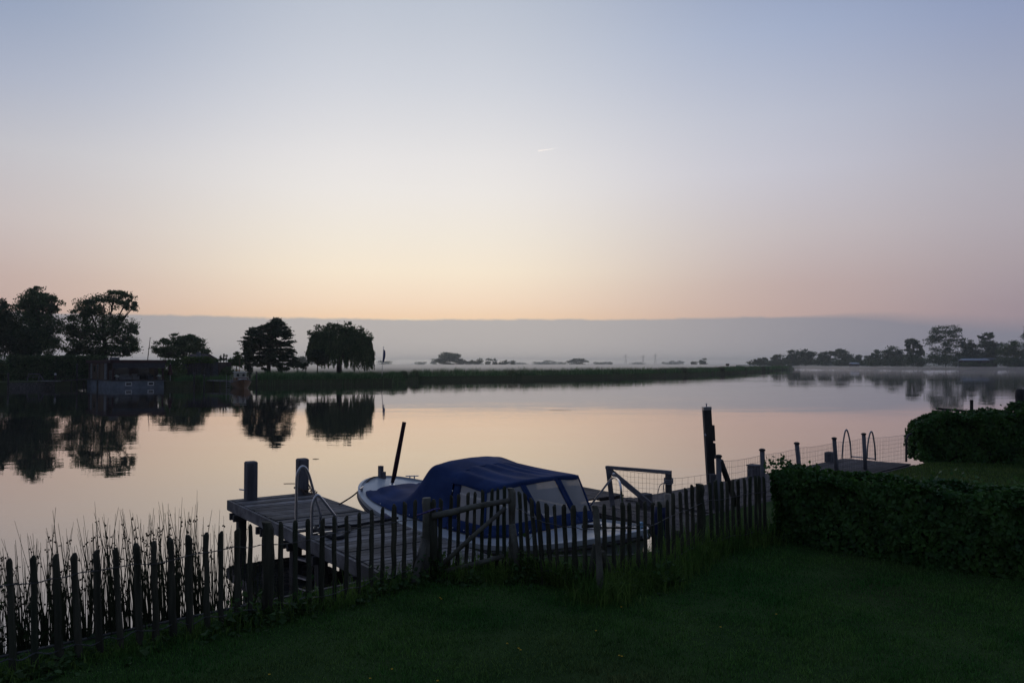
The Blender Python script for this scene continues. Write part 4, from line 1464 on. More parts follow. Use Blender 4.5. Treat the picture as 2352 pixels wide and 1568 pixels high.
# shore boarding under the left fence
mb = MB()
for a_, b_ in zip(near_shore[1:-1], near_shore[2:]):
    if a_[0] > 9:
        break
    P_, Q_ = Vector((a_[0], a_[1], 0)), Vector((b_[0], b_[1], 0))
    d = (Q_ - P_).normalized()
    nn = Vector((-d.y, d.x, 0)) * .035
    mb.beam(P_ + nn + Vector((0, 0, .2)), Q_ + nn + Vector((0, 0, .2)), .05, 1.12)
solo(mb.build('shore_boarding', M['timber_edge']), 'low grey timber boarding that holds the lawn edge above the water', 'retaining wall')
# strip of boarding left of first node
P_, Q_ = Vector((-9, 3.0, 0)), Vector((near_shore[1][0], near_shore[1][1], 0))

# ------------------------------------------------------------------ hedges
def leaf_fan(P, Nrm, size, rng, droop=0.5):
    """five-cornered ivy-like leaves at P, roughly facing Nrm"""
    n_ = len(P)
    nr = Nrm + rng.normal(size=(n_, 3)) * 0.55
    nr[:, 2] += 0.25
    nr /= np.linalg.norm(nr, axis=1, keepdims=True)
    dn = rng.normal(size=(n_, 3)) * 0.5
    dn[:, 2] -= 0.8
    dn -= (dn * nr).sum(1, keepdims=True) * nr
    dn /= np.linalg.norm(dn, axis=1, keepdims=True) + 1e-9
    sd = np.cross(nr, dn)
    s = (size * rng.uniform(.6, 1.35, n_))[:, None]
    V = [P - dn * s * .55 + sd * s * .22, P + sd * s * .62 - dn * s * .05, P + dn * s * .75, P - sd * s * .62 - dn * s * .05, P - dn * s * .55 - sd * s * .22]
    V[1] = V[1] - nr * s * .18
    V[3] = V[3] - nr * s * .18
    return np.stack(V, 1).reshape(-1, 3)


def hedge(name, label, A, B, T, ztops, n_, size, seed, z0=LZ, round_=0.25, extra=None, lump=0.1):
    """A-B: foot of the front face, T thickness towards the back, ztops = [(fraction, z)]"""
    rng = np.random.default_rng(seed)
    A, B = np.array(A, float), np.array(B, float)
    L = np.linalg.norm(B - A)
    ax = (B - A) / L
    ay = np.array([-ax[1], ax[0]])
    if ay[1] < 0:
        ay = -ay
    fx, fz = [q[0] for q in ztops], [q[1] for q in ztops]
    root = thing(name, label, 'hedge', (float((A + B)[0] / 2), float((A + B)[1] / 2), z0))

    def lumps(s, h):
        return lump * (np.sin(s * 2.3 + 1.1 * seed) * .4 + np.sin(s * 5.1 + h * 4 + seed) * .35 + np.sin(s * 9.7 + h * 7) * .25)
    areaf, areat = 1.0, T
    H = np.mean(fz) - z0
    nf = int(n_ * H / (2 * H + T + .4))
    out = []
    for face in ('front', 'top', 'back', 'endA', 'endB'):
        k = nf if face == 'front' else int(n_ * T / (2 * H + T + .4)) if face == 'top' else nf // 2 if face == 'back' else nf // 7
        s = rng.uniform(0, L, k)
        g = rng.uniform(0, 1, k)
        if face in ('front', 'back', 'endA', 'endB'):
            # foot of a hedge is never quite closed
            h = np.minimum(1, 1 - rng.uniform(0, 1, k) ** 1.15)
        else:
            h = np.ones(k)
        dep = {'front': np.zeros(k), 'back': np.full(k, T), 'top': g * T, 'endA': g * T, 'endB': g * T}[face]
        if face == 'endA':
            s = np.zeros(k)
        if face == 'endB':
            s = np.full(k, L)
        zt = np.interp(s / L, fx, fz)
        z = z0 + (zt - z0) * h
        # rounded shoulders
        e = np.clip((h - (1 - round_)) / round_, 0, 1)
        if face == 'top':
            ed = np.clip(1 - np.minimum(dep, T - dep) / (round_ * 1.2), 0, 1)
            z = z - ed ** 2 * round_ * .35
        inn = rng.exponential(.035, k)
        lp = lumps(s, h)
        nrm = np.zeros((k, 3))
        if face == 'front':
            dep = dep - lp + inn + e ** 2 * round_ * .35
            nrm[:, :2] = -ay
        elif face == 'back':
            dep = dep + lp - inn - e ** 2 * round_ * .35
            nrm[:, :2] = ay
        elif face == 'top':
            z = z + lumps(s, dep * 2) - inn
            nrm[:, 2] = 1
        elif face == 'endA':
            s = s - lumps(dep * 3, h) + inn + e ** 2 * round_ * .35
            nrm[:, :2] = -ax
        else:
            s = s + lumps(dep * 3, h) - inn
            nrm[:, :2] = ax
        xy = A + np.outer(s, ax) + np.outer(dep, ay)
        out.append(leaf_fan(np.c_[xy, z], nrm, size, rng))
    if extra is not None:
        for (P, k, r) in extra:
            q = np.array(P) + rng.normal(size=(k, 3)) * np.array(r)
            nn = rng.normal(size=(k, 3))
            nn[:, 2] = abs(nn[:, 2])
            nn[:, 1] -= .6
            out.append(leaf_fan(q, nn, size * .9, rng))
    place('leaves', np_mesh('leaves', np.concatenate(out), 5), M['ivy'], root)
    # solid near-black core standing in for twigs and the shade among them
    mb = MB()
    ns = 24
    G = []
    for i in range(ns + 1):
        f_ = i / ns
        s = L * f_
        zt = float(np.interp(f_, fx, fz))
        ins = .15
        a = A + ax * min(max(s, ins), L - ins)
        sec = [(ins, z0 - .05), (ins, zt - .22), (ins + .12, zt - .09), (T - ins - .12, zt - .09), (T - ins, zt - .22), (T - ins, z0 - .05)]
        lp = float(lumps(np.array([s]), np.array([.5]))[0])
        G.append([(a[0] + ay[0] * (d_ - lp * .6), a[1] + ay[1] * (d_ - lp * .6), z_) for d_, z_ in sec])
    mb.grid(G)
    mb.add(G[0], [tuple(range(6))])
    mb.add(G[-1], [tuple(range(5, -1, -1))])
    mb.build('shade_core', M['core'], root)
    return root


sprigs = []
for (u, v) in [(1765, 1064), (1772, 1058), (1785, 1063), (1797, 1064), (1800, 1056), (1804, 1051), (1808, 1062), (1760, 1075), (1768, 1075), (1812, 1070)]:
    q = at_y(u, v, 11.9)
    sprigs.append(((q.x, q.y, q.z), 7, (.05, .08, .04)))
for u in range(1830, 2352, 26):
    zt = np.interp(u, [1830, 1980, 2070, 2109, 2174, 2352], [1080, 1096, 1112, 1099, 1091, 1111])
    q = at_y(u, zt - random.uniform(-2, 6), np.interp(u, [1830, 2352], [12, 10.3]))
    sprigs.append(((q.x, q.y, q.z), 4, (.08, .1, .05)))
hedge('ivy_hedge', 'broad low ivy hedge along the near lawn, nearest of the two ivy hedges', (3.78, 11.72), (9.6, 6.3), 0.95,
      [(0, 1.80), (.06, 1.80), (.16, 1.75), (.24, 1.73), (.31, 1.68), (.355, 1.77), (.42, 1.86), (.5, 1.82), (1, 1.82)], 60000, .047, 3, extra=sprigs, lump=.13)
ex = []
for (u, v, k) in [(2104, 986, 60), (2100, 996, 50), (2108, 985, 80), (2112, 1000, 60), (2128, 968, 70), (2143, 955, 70), (2160, 950, 60), (2178, 944, 60), (2200, 948, 50), (2225, 953, 40), (2250, 947, 50), (2285, 944, 60), (2320, 950, 50), (2345, 935, 70), (2103, 1010, 40)]:
    q = at_y(u, v + 4, 21.9)
    ex.append(((q.x + .04, q.y, q.z - .04), k, (.09, .2, .08)))
hedge('ivy_hedge', 'tall dark ivy hedge beyond the small lawn, in front of the water rail', (10.95, 21.5), (19.0, 19.2), 1.5,
      [(0, 1.62), (.02, 1.72), (.053, 1.92), (.094, 2.06), (.153, 1.95), (.23, 2.04), (.273, 1.9), (.308, 2.2), (.5, 2.3), (1, 2.3)], 44000, .062, 8, extra=ex, lump=.18)

# rail and posts in the water beyond that hedge
rl = thing('water_rail', 'thin horizontal rail on a slim post in the water behind the tall hedge', 'railing', tuple(at_y(2232, 950, 27)))
MB().tube([at_y(2232, 985, 27), at_y(2231.5, 918, 27)], .055, 8).build('post', M['wet_wood'], rl)
MB().beam(at_y(2150, 938, 27), at_y(2345, 955, 27), .05, .07).build('rail', M['wet_wood'], rl)
op = thing('post_lantern', 'dark thick post with a collar half out of frame behind the tall hedge', 'post', tuple(at_y(2344, 960, 25)))
q = [at_y(2343, v, 25) for v in (1000, 950, 944, 938, 932, 926, 922, 910, 896, 893)]
MB().tube(q, [.15, .15, .16, .22, .26, .17, .13, .14, .13, .08], 10).build('post', M['wet_wood'], op, smooth=True)
MB().tube([at_y(2351.5, 960, 25), at_y(2351.5, 890, 25)], .03, 7).build('pole', M['steel_dull'], op)

# ------------------------------------------------------------------ grass, weeds, rushes
rng = np.random.default_rng(11)
fence_line = [tuple(p[:2]) for u, p in NODES_L] + [tuple(p[:2]) for u, p in NODES_R]
vis = [(-5.6, 5.2), (-4.3, 6.7)] + [(x, y - .1) for x, y in fence_line[1:]] + [(4.0, 11.9), (7.0, 9.2), (6.6, 5.2)]
n_ = 300000
P = np.c_[rng.uniform(-5.6, 7, n_), rng.uniform(5.0, 12.2, n_) , np.full(n_, LZ - .003)]
keep = in_poly(P, vis) & (rng.uniform(0, 1, n_) < np.clip(1.25 - (P[:, 1] - 5) * .07, .4, 1))
P = P[keep]
h = rng.uniform(.02, .052, len(P)) * (1 + .35 * np.sin(P[:, 0] * 9 + 3 * np.sin(P[:, 1] * 7)) * np.sin(P[:, 1] * 8.3 + 2 * np.sin(P[:, 0] * 5))) * (1 + .5 * np.sin(P[:, 0] * 3.1 + 1.7 * np.sin(P[:, 1] * 2.3)) * np.sin(P[:, 1] * 2.7))
tuft = rng.uniform([-5, 5.4], [6, 9.6], (90, 2))
td = np.concatenate([np.c_[q[0] + rng.normal(0, .05, 45), q[1] + rng.normal(0, .05, 45), np.full(45, LZ - .003)] for q in tuft])
td = td[in_poly(td, vis)]
P = np.concatenate([P, td])
h = np.concatenate([h, rng.uniform(.05, .11, len(td))])
V, k = blades(P, np.clip(h, .012, .11), rng.uniform(.006, .012, len(P)), rng.uniform(.1, .8, len(P)), rng)
tag(place('grass', np_mesh('grass', V, k), M['blade']), 'short mown lawn grass in front of the pale fences', 'grass', kind='stuff')
n_ = 70000
P = np.c_[rng.uniform(7, 16, n_), rng.uniform(11.5, 22, n_), np.full(n_, LZ - .003)]
nlp = [(4.6, 12.9), (7.9, 9.9), (14, 14), (19, 20), (11, 21.2), (8.5, 18.6)]
P = P[in_poly(P, nlp)]
V, k = blades(P, rng.uniform(.03, .06, len(P)), rng.uniform(.012, .022, len(P)), rng.uniform(.1, .8, len(P)), rng)
tag(place('grass', np_mesh('grass', V, k), M['dry_blade']), 'short grass of the small lawn between the two ivy hedges', 'grass', kind='stuff')


def strip(nodes_u, width, n_, off=0.0):
    """random points along the fence line"""
    out = []
    nodes, u0, u1 = nodes_u
    us = rng.uniform(u0, u1, n_)
    grid_u = np.linspace(u0, u1, 120)
    gp = np.array([on_ground(nodes, float(u), LZ)[:] for u in grid_u])
    x = np.interp(us, grid_u, gp[:, 0])
    y = np.interp(us, grid_u, gp[:, 1])
    n2 = rng.normal(0, width, n_) + off
    return np.c_[x + n2 * N_.x, y + n2 * N_.y, np.full(n_, LZ - .01)]


B1 = strip((NODES_L, -100, 979), .13, 5200)
B1 = np.concatenate([B1, strip((NODES_G, 979, 1176), .16, 2200)])
h1_ = rng.gamma(3.0, .038, len(B1)) * np.interp(B1[:, 0], [-3.4, -2.2], [.5, 1])
B2 = np.concatenate([strip((NODES_R, 1176, 1620), .16, 6500, -.02), strip((NODES_G, 1020, 1176), .2, 2600, -.06), strip((NODES_R, 1176, 1470), .2, 4500, -.1)])
h2_ = rng.gamma(3.5, .052, len(B2))
h2_[6500:9100] *= .62
h2_[9100:] *= .8
B3 = strip((NODES_R, 1480, 1790), .17, 6000, .08)
h3_ = rng.gamma(3.5, .056, len(B3))
B5 = np.c_[.98 + rng.normal(0, .16, 900), 8.86 + rng.normal(0, .13, 900), np.full(900, LZ - .01)]
Bt = np.concatenate([B1, B2, B3, B5])
ht = np.clip(np.concatenate([h1_, h2_, h3_, rng.gamma(3.5, .05, 900)]), .05, .75)
V, k = blades(Bt, ht, rng.uniform(.007, .014, len(Bt)), rng.uniform(.05, .75, len(Bt)), rng, 2)
tag(place('tall_grass', np_mesh('tall_grass', V, k), M['tallgrass']), 'tall unmown grass tufts growing along the foot of the pale fences', 'grass', kind='stuff')
B4 = np.concatenate([strip((NODES_L, -60, 979), .15, 2800, -.05), strip((NODES_G, 979, 1176), .18, 1800, -.03), strip((NODES_R, 1176, 1500), .18, 1500, -.08), strip((NODES_G, 1000, 1176), .2, 1500, -.08)])
cl = rng.uniform(0, 1, len(B4))
B4[:, 2] += rng.gamma(2.0, .05, len(B4)) * np.interp(B4[:, 0], [-3.6, -2.2], [.3, 1]) * (0.6 + .5 * np.sin(B4[:, 0] * 4.3) + .4 * np.sin(B4[:, 0] * 11))
B4 = B4[B4[:, 2] > LZ - .02]
nn = rng.normal(size=(len(B4), 3)) * .5
nn[:, 2] += 1
tag(place('weeds', np_mesh('weeds', leaf_fan(B4, nn, .045, rng), 5), M['weed']), 'low leafy weeds crowding the foot of the left fence and the rail gate', 'weeds', kind='stuff')

# rushes in the shallow water behind the left fence
mb = MB()
sd_ = MB()
leafP = []
rr = random.Random(5)
for i in range(720):
    u = rr.uniform(-60, 690) if i > 60 else rr.uniform(600, 860)
    d_out = rr.uniform(.5, 1.5)
    f0 = on_ground(NODES_L, u, 0)
    b = f0 + N_ * d_out
    b.z = -.15
    u_ = u
    dense = 1.0 if u < 560 else .75
    hmax = np.interp(u, [-60, 120, 200, 420, 540, 600, 860], [1.80, 1.84, 1.92, 2.0, 2.02, 1.75, 1.2])
    h_ = hmax * rr.uniform(.62, 1.0) * (1.0 if rr.random() < .9 else 1.07)
    if u > 600:
        h_ = hmax * rr.uniform(.45, 1)
    lean = Vector((rr.gauss(-.04, .085), rr.gauss(0, .07), 0))
    m_ = b + lean * h_ * .45 + Vector((0, 0, h_ * .55))
    t_ = b + lean * h_ * 1.05 + Vector((0, 0, h_))
    r_ = rr.uniform(.0055, .0088)
    mb.tube([b, m_, t_], [r_, r_ * .8, r_ * .22], 4, False)
    if rr.random() < .55:
        f_ = rr.uniform(.84, .95)
        c = m_.lerp(t_, (f_ - .55) / .45)
        for q in range(rr.choice((1, 2, 3, 4))):
            cc = c + Vector((rr.uniform(-.02, .024), rr.uniform(-.015, .015), rr.uniform(-.03, .02)))
            sd_.ball(cc, rr.uniform(.0055, .0105), 5, 3, (1, .9, 1.25))
            sd_.tube([c, cc], .002, 3, False)
    if rr.random() < .45:
        # flopping leaf
        k0 = b.lerp(m_, rr.uniform(.3, .9))
        a_ = rr.uniform(0, 6.28)
        k1 = k0 + Vector((math.cos(a_) * .12, math.sin(a_) * .12, rr.uniform(.25, .5)))
        mb.tube([k0, k0.lerp(k1, .5) + Vector((0, 0, .08)), k1], [.006, .005, .001], 3, False)
rush = mb.build('rushes', M['stem'])
sd_.build('seed_heads', M['seed'], rush)
tag(rush, 'thin dark rushes with small seed tufts standing in the water behind the left fence', 'rushes', kind='stuff')
# leafy growth low between the rushes
n_ = 4200
us = rng.uniform(-80, 560, n_)
gp = np.array([on_ground(NODES_L, float(u), 0)[:] for u in np.linspace(-80, 560, 60)])
x = np.interp(us, np.linspace(-80, 560, 60), gp[:, 0])
y = np.interp(us, np.linspace(-80, 560, 60), gp[:, 1])
o = rng.uniform(.35, 1.3, n_)
z = np.abs(rng.normal(0, .42, n_)) * np.interp(us, [-80, 260, 420, 560], [1.25, .9, .55, .4])
P = np.c_[x + o * N_.x, y + o * N_.y, z]
tag(place('bank_plants', np_mesh('bank_plants', cards(P, .026, rng, 1.6), 4), M['bushleaf']), 'small-leaved bank plants tangled low among the rushes', 'plants', kind='stuff')

# buttercups
bp_proto = None
bc = [(1903, 0)]
for i, (u, v) in enumerate([(1010, 2528), (1388, 2543), (1470, 2508), (1641, 2552), (1902, 2412), (1945, 2430), (1952, 2436), (2235, 2364), (2332, 2460), (2330, 2275), (2702, 2350), (2911, 2302), (1655, 2245), (1650, 2240), (2322, 2457), (1306, 2117)]):
    u, v = u / 1.6327, v / 1.6327
    hz = LZ + .07
    q = at_z(u, v, hz)
    root = thing('buttercup', 'small yellow buttercup flower standing in the dark lawn grass', 'flower', (q.x, q.y, LZ), 'buttercups scattered over the lawn')
    if bp_proto is None:
        st = MB().tube([(0, 0, -.01), (.006, .004, .035), (0, 0, .07)], [.0025, .002, .0018], 4).build('stem', M['weed'], root, local=True)
        mb = MB()
        for k in range(5):
            a_ = k * 2 * math.pi / 5
            c, s2 = math.cos(a_), math.sin(a_)
            cr, sr = -s2, c
            mb.add([(0, 0, .068), (.007 * c + .0055 * cr, .007 * s2 + .0055 * sr, .072), (.0115 * c, .0115 * s2, .077), (.007 * c - .0055 * cr, .007 * s2 - .0055 * sr, .072)], [(0, 1, 2, 3)])
        fl_ = mb.build('petals', M['buttercup'], root, local=True)
        bp_proto = (st, fl_)
    else:
        for src in bp_proto:
            c_ = src.copy()
            c_.parent = root
            C.objects.link(c_)

# floating bits on the water
for i, (u, v, ln, lab) in enumerate([(725, 1053.5, .22, 'dark twig floating beyond the right-hand square post of the jetty'), (672, 1110, .5, 'thin pale reed stalk floating beside the jetty posts'),
                                     (1287, 942, 1.6, 'thin dark stalk floating far out, in the middle of the river')]):
    q = at_z(u, v, .008)
    a_ = rr.uniform(-.2, .2)
    mb = MB().tube([q + Vector((-ln / 2, 0, 0)), q + Vector((0, .05 * ln, .006)), q + Vector((ln / 2, a_ * ln, 0))], [.006, .011 if i == 0 else .007, .004], 5)
    solo(mb.build('floating_twig', M['twig']), lab, 'twig', 'bits floating on the river')
# ================================================================== FAR BANK
# ------------------------------------------------------------------ left bank trees
TL = M['treeleaf']
make_tree('tree', 'tall dark tree at the far left, rising behind the black bush', [(82, 690, 40, 26), (60, 705, 32, 30), (100, 700, 34, 30), (125, 697, 22, 17), (85, 668, 26, 13), (70, 745, 45, 30), (105, 742, 38, 34), (120, 770, 26, 26), (80, 785, 44, 28), (110, 800, 30, 20), (60, 805, 40, 18)],
          138, (88, 838), TL, 24000, .185, 21, clump=.2, trunk_r=.35)
make_tree('tree', 'big spreading tree with an open airy top, behind the houseboat', [(232, 700, 45, 24), (262, 682, 34, 18), (290, 690, 26, 20), (302, 708, 14, 14), (205, 705, 30, 22), (185, 722, 30, 20), (230, 745, 62, 34), (180, 755, 36, 26), (275, 755, 34, 34),
                                                                               (305, 772, 17, 26), (225, 790, 62, 28), (160, 765, 22, 26), (285, 795, 34, 22), (165, 800, 26, 20), (250, 806, 60, 16), (195, 808, 44, 14), (300, 804, 20, 14)],
          143, (238, 838), TL, 32000, .185, 22, clump=.19, trunk_r=.4)
make_tree('tree', 'low rounded tree right of the thin leaning mast', [(420, 795, 46, 22), (400, 785, 30, 16), (440, 790, 32, 20), (375, 797, 24, 17), (460, 805, 26, 19), (425, 777, 26, 9), (388, 810, 30, 14), (430, 815, 44, 16), (402, 774, 13, 8), (440, 774, 15, 9), (452, 786, 18, 12), (368, 806, 18, 12), (468, 816, 20, 12)],
          150, (422, 842), TL, 17000, .17, 23, clump=.2, trunk_r=.28)
make_shrub('bush', 'black mass of bushes at the left edge, below the tall tree', [(22, 745, 38, 38), (10, 725, 26, 22), (48, 770, 40, 34), (15, 785, 40, 34), (72, 800, 26, 18), (0, 700, 18, 14), (50, 800, 34, 24)], 126, M['darkleaf'], 18000, .19, 24)
make_shrub('bush', 'rounded clipped bush at the left edge, just above the waterline', [(-8, 850, 32, 38), (8, 845, 17, 24), (2, 870, 22, 22)], 117, TL, 3000, .2, 25)


def fan_tree():
    """dark tree with flat tiers of branches"""
    d = 146
    rng_ = np.random.default_rng(31)
    B = at_y(617, 850, d)
    B.z = MZ
    root = thing('conifer', 'dark tree with flat tiers of drooping branches, left of the round willow', 'tree', tuple(B))
    ys = [245, 280, 300, 330, 365, 400, 450, 500, 560, 600, 640, 665]
    Ls = [430, 385, 320, 205, 185, 165, 142, 122, 128, 150, 200, 250]
    Rs = [445, 470, 490, 540, 548, 555, 562, 570, 600, 604, 585, 570]
    P = []
    mb = MB()
    mb.tube([B - Vector((0, 0, .3)), at_y(617, 830, d), at_y(620, 790, d), at_y(630, 760, d), at_y(637, 737, d)], [.42, .36, .25, .13, .03], 8)
    tiers = [250 + 33 * k for k in range(13)]
    for i in range(330):
        k_ = int(13 * rng_.uniform() ** .8)
        y = tiers[k_] + rng_.normal(0, 4.5) if i % 4 else rng_.uniform(255, 668)
        sk = .86 + .22 * ((k_ * 7919) % 10) / 10
        l, r = np.interp(y, ys, Ls), np.interp(y, ys, Rs)
        cx = np.interp(y, [245, 400, 700], [438, 385, 362])
        l, r = cx - (cx - l) * sk, cx + (r - cx) * (.9 + .2 * ((k_ * 104729) % 10) / 10)
        x = rng_.uniform(min(l + 18, cx), max(r - 18, cx + 1)) if i % 3 else (l + 16 if rng_.random() < .5 else r - 16) + rng_.normal(0, 9)
        dep = rng_.normal(0, 1.0) * min(1, (r - l) / 300) * 1.6
        fl_ = (x - cx) / 240
        u, v = 526.7 + x / 4, 673.7 + y / 4
        c = at_y(u, v, d + dep)
        ru = rng_.uniform(24, 52) / 4 * d / F
        rv = rng_.uniform(6, 10) / 4 * d / F * (1.7 if abs(fl_) < .3 else 1)
        k = 110
        q = rng_.normal(size=(k, 3)) * np.array([ru * .5, ru * .5, rv * .5])
        q[:, 2] -= np.abs(q[:, 0]) * .12 - .12 * fl_ * q[:, 0] * 0
        q[:, 2] += -0.28 * fl_ * q[:, 0] * (1 if y > 480 else -1.2)
        P.append(np.array(c[:]) + q)
        if i % 5 == 0:
            s_ = at_y(526.7 + cx / 4, v - 4 + 5 * abs(fl_), d)
            mb.tube([s_, s_.lerp(c, .6) + Vector((0, 0, .1)), c], [.09, .06, .02], 4)
    P = np.concatenate(P)
    P = P[P[:, 2] > MZ + .8]
    place('crown', np_mesh('crown', cards(P, .19, rng_, 1.5, .5), 4), M['darkleaf'], root)
    mb.build('trunk', M['bark'], root)


fan_tree()


def willow():
    d = 148
    rng_ = np.random.default_rng(41)
    B = at_y(779, 850, d)
    B.z = MZ
    root = thing('willow', 'round weeping willow on the reed bank beside the blue flag', 'tree', tuple(B))
    k = d / F
    blobs = [(785, 775, 60, 30), (760, 765, 36, 20), (812, 770, 38, 24), (785, 755, 44, 14), (735, 775, 26, 22), (835, 785, 22, 24), (722, 785, 18, 18), (775, 800, 58, 26), (820, 805, 34, 24), (745, 805, 36, 24), (848, 800, 12, 22), (757, 747, 9, 7), (800, 744, 9, 6), (829, 756, 9, 8), (711, 764, 8, 8), (728, 752, 8, 7), (854, 815, 9, 16)]
    P = []
    for b in blobs:
        c, r = px_blob(b, d, rng_)
        P.append(blob_points(c, r, int(1900 * b[2] * b[3] / 1200), rng_, .2, .4))
    # hanging strands
    S = []
    for i in range(900):
        a_ = rng_.uniform(0, 2 * np.pi)
        rr_ = rng_.uniform(.25, 1.0) ** .6
        x = 781 + math.cos(a_) * rr_ * 76
        dep = math.sin(a_) * rr_ * 66 * k
        dome = max(0, 1 - rr_ ** 2) ** .5
        v0 = 800 - dome * 44 + rng_.uniform(-5, 14) + 5 * math.sin(x * .33 + dep) + 3 * math.sin(x * .9)
        ln = rng_.uniform(18, 62) if rr_ > .55 else rng_.uniform(14, 44)
        v0 += max(0, rng_.normal(0, 12))
        v1 = min(v0 + ln, np.interp(x, [700, 720, 745, 765, 776, 786, 800, 840, 856, 864], [810, 826, 845, 846, 840, 841, 848, 851, 846, 838]) + rng_.uniform(-9, 3))
        if v1 < v0 + 3:
            continue
        m_ = int((v1 - v0) * 1.3) + 3
        t = np.linspace(0, 1, m_)
        out = (x - 781) / 76
        u_ = x + out * 5 * t + rng_.normal(0, .5, m_)
        v_ = v0 + (v1 - v0) * t
        for uu, vv in zip(u_, v_):
            S.append(at_y(uu, vv, d + dep)[:])
    S = np.array(S)
    V1 = cards(np.concatenate(P), .19, rng_, 1.2)
    n_ = len(S)
    s = rng_.uniform(.09, .2, n_)[:, None]
    a_ = rng_.uniform(0, np.pi, n_)
    sx = np.c_[np.cos(a_), np.sin(a_), np.zeros(n_)] * s * .42
    dn = np.c_[rng_.normal(0, .25, n_), rng_.normal(0, .25, n_), -np.ones(n_)] * s * 1.25
    V2 = np.stack([S - dn, S + sx, S + dn, S - sx], 1).reshape(-1, 3)
    place('crown', np_mesh('crown', np.concatenate([V1, V2]), 4), TL, root)
    mb = MB()
    mb.tube([B - Vector((0, 0, .3)), at_y(779, 836, d), at_y(781, 818, d), at_y(783, 790, d)], [.55, .48, .40, .2], 9)
    for b in blobs:
        e_ = at_y(b[0], b[1], d)
        s0 = at_y(780, 822, d)
        mb.tube([s0, s0.lerp(e_, .5) + Vector((0, 0, .5)), e_], [.22, .14, .04], 5)
    mb.build('trunk', M['bark'], root)


willow()
make_tree('tree', 'small dark bushy tree under the left side of the willow', [(728, 820, 20, 18), (715, 825, 12, 14), (742, 822, 13, 18), (728, 806, 14, 11)], 143, (729, 852), M['darkleaf'], 2400, .2, 43, trunk_r=.12)
make_shrub('bush', 'low dark bush between the tiered tree and the willow, under the distant hazy grove', [(690, 841, 16, 9), (684, 837, 8, 8), (701, 838, 9, 9)], 142, M['darkleaf'], 1300, .17, 44)
make_shrub('bush', 'small dark bush right of the tiered tree trunk', [(652, 845, 17, 9), (643, 841, 8, 7)], 143, M['darkleaf'], 900, .17, 45)
make_shrub('bush', 'small round bush just left of the tiered tree trunk', [(608, 847, 7, 6)], 144, M['darkleaf'], 400, .15, 46)
make_shrub('bush', 'dark columnar bush at the left foot of the tiered tree', [(574, 836, 12, 24), (572, 815, 9, 16)], 141, M['darkleaf'], 1800, .2, 47)
make_tree('tree', 'small light green tree behind the varnished boat', [(541, 822, 14, 12), (534, 835, 12, 10), (549, 833, 11, 13), (541, 811, 8, 5)], 139, (543, 852), M['paleleaf'], 1500, .19, 48, trunk_r=.1)
make_shrub('bush', 'bushy plant with upright shoots above the pergola beam', [(510, 826, 10, 5), (507, 820, 2, 8), (514, 818, 2, 9), (520, 821, 2.2, 8), (528, 836, 10, 6)], 140, M['darkleaf'], 700, .16, 49)
make_shrub('bush', 'dense green bush below the pergola beside the varnished boat', [(518, 852, 20, 13), (505, 856, 12, 10), (530, 858, 10, 8)], 129, TL, 1500, .17, 50)
make_shrub('climber', 'leafy climber spilling over the top of the grey shed and its roof', [(400, 836, 22, 10), (430, 829, 26, 7), (462, 828, 26, 6), (488, 828, 15, 6), (390, 848, 18, 22), (415, 850, 18, 18), (384, 860, 12, 14), (371, 850, 12, 24), (440, 823, 30, 6), (470, 823, 18, 5), (400, 828, 18, 8)], 127, M['paleleaf'], 5200, .17, 51, cat='plant')
make_shrub('bush', 'yellowish low bush at the water edge right of the houseboat', [(393, 872, 14, 14), (410, 868, 14, 12), (425, 866, 12, 12)], 121, TL, 1800, .16, 52)

# clipped hedge behind the houseboat
rng_ = np.random.default_rng(61)
hA, hB = pol(14, 121), pol(236, 127)
hr = thing('clipped_hedge', 'long straight clipped hedge between the left bushes and the houseboat', 'hedge', (float((hA + hB).x / 2), 123, MZ))
n_ = 12000
t = rng_.uniform(0, 1, n_)
zt = 4.45
face = rng_.uniform(0, 1, n_) < .65
z = np.where(face, rng_.uniform(MZ, zt, n_), zt + rng_.normal(0, .12, n_))
dep = np.where(face, rng_.normal(0, .12, n_), rng_.uniform(0, 2, n_))
P = np.c_[hA.x + (hB.x - hA.x) * t, hA.y + (hB.y - hA.y) * t + dep, z]
place('leaves', np_mesh('leaves', cards(P, .2, rng_), 4), TL, hr)
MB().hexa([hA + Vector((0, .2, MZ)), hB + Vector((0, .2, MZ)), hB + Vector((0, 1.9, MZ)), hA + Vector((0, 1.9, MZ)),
           hA + Vector((0, .2, zt - .1)), hB + Vector((0, .2, zt - .1)), hB + Vector((0, 1.9, zt - .1)), hA + Vector((0, 1.9, zt - .1))]).build('shade_core', M['core'], hr)  # solid near-black box in place of the shade inside the hedge

# ------------------------------------------------------------------ houseboat
H0 = at_z(256, 891.6, 0)
EX, EY = Vector((.76, .65, 0)), Vector((-.65, .76, 0))


def hp(x, y, z):
    return H0 + EX * x + EY * y + Vector((0, 0, z))


def hbox(mb, x0, x1, y0, y1, z0, z1):
    return mb.hexa([hp(x0, y0, z0), hp(x1, y0, z0), hp(x1, y1, z0), hp(x0, y1, z0), hp(x0, y0, z1), hp(x1, y0, z1), hp(x1, y1, z1), hp(x0, y1, z1)])


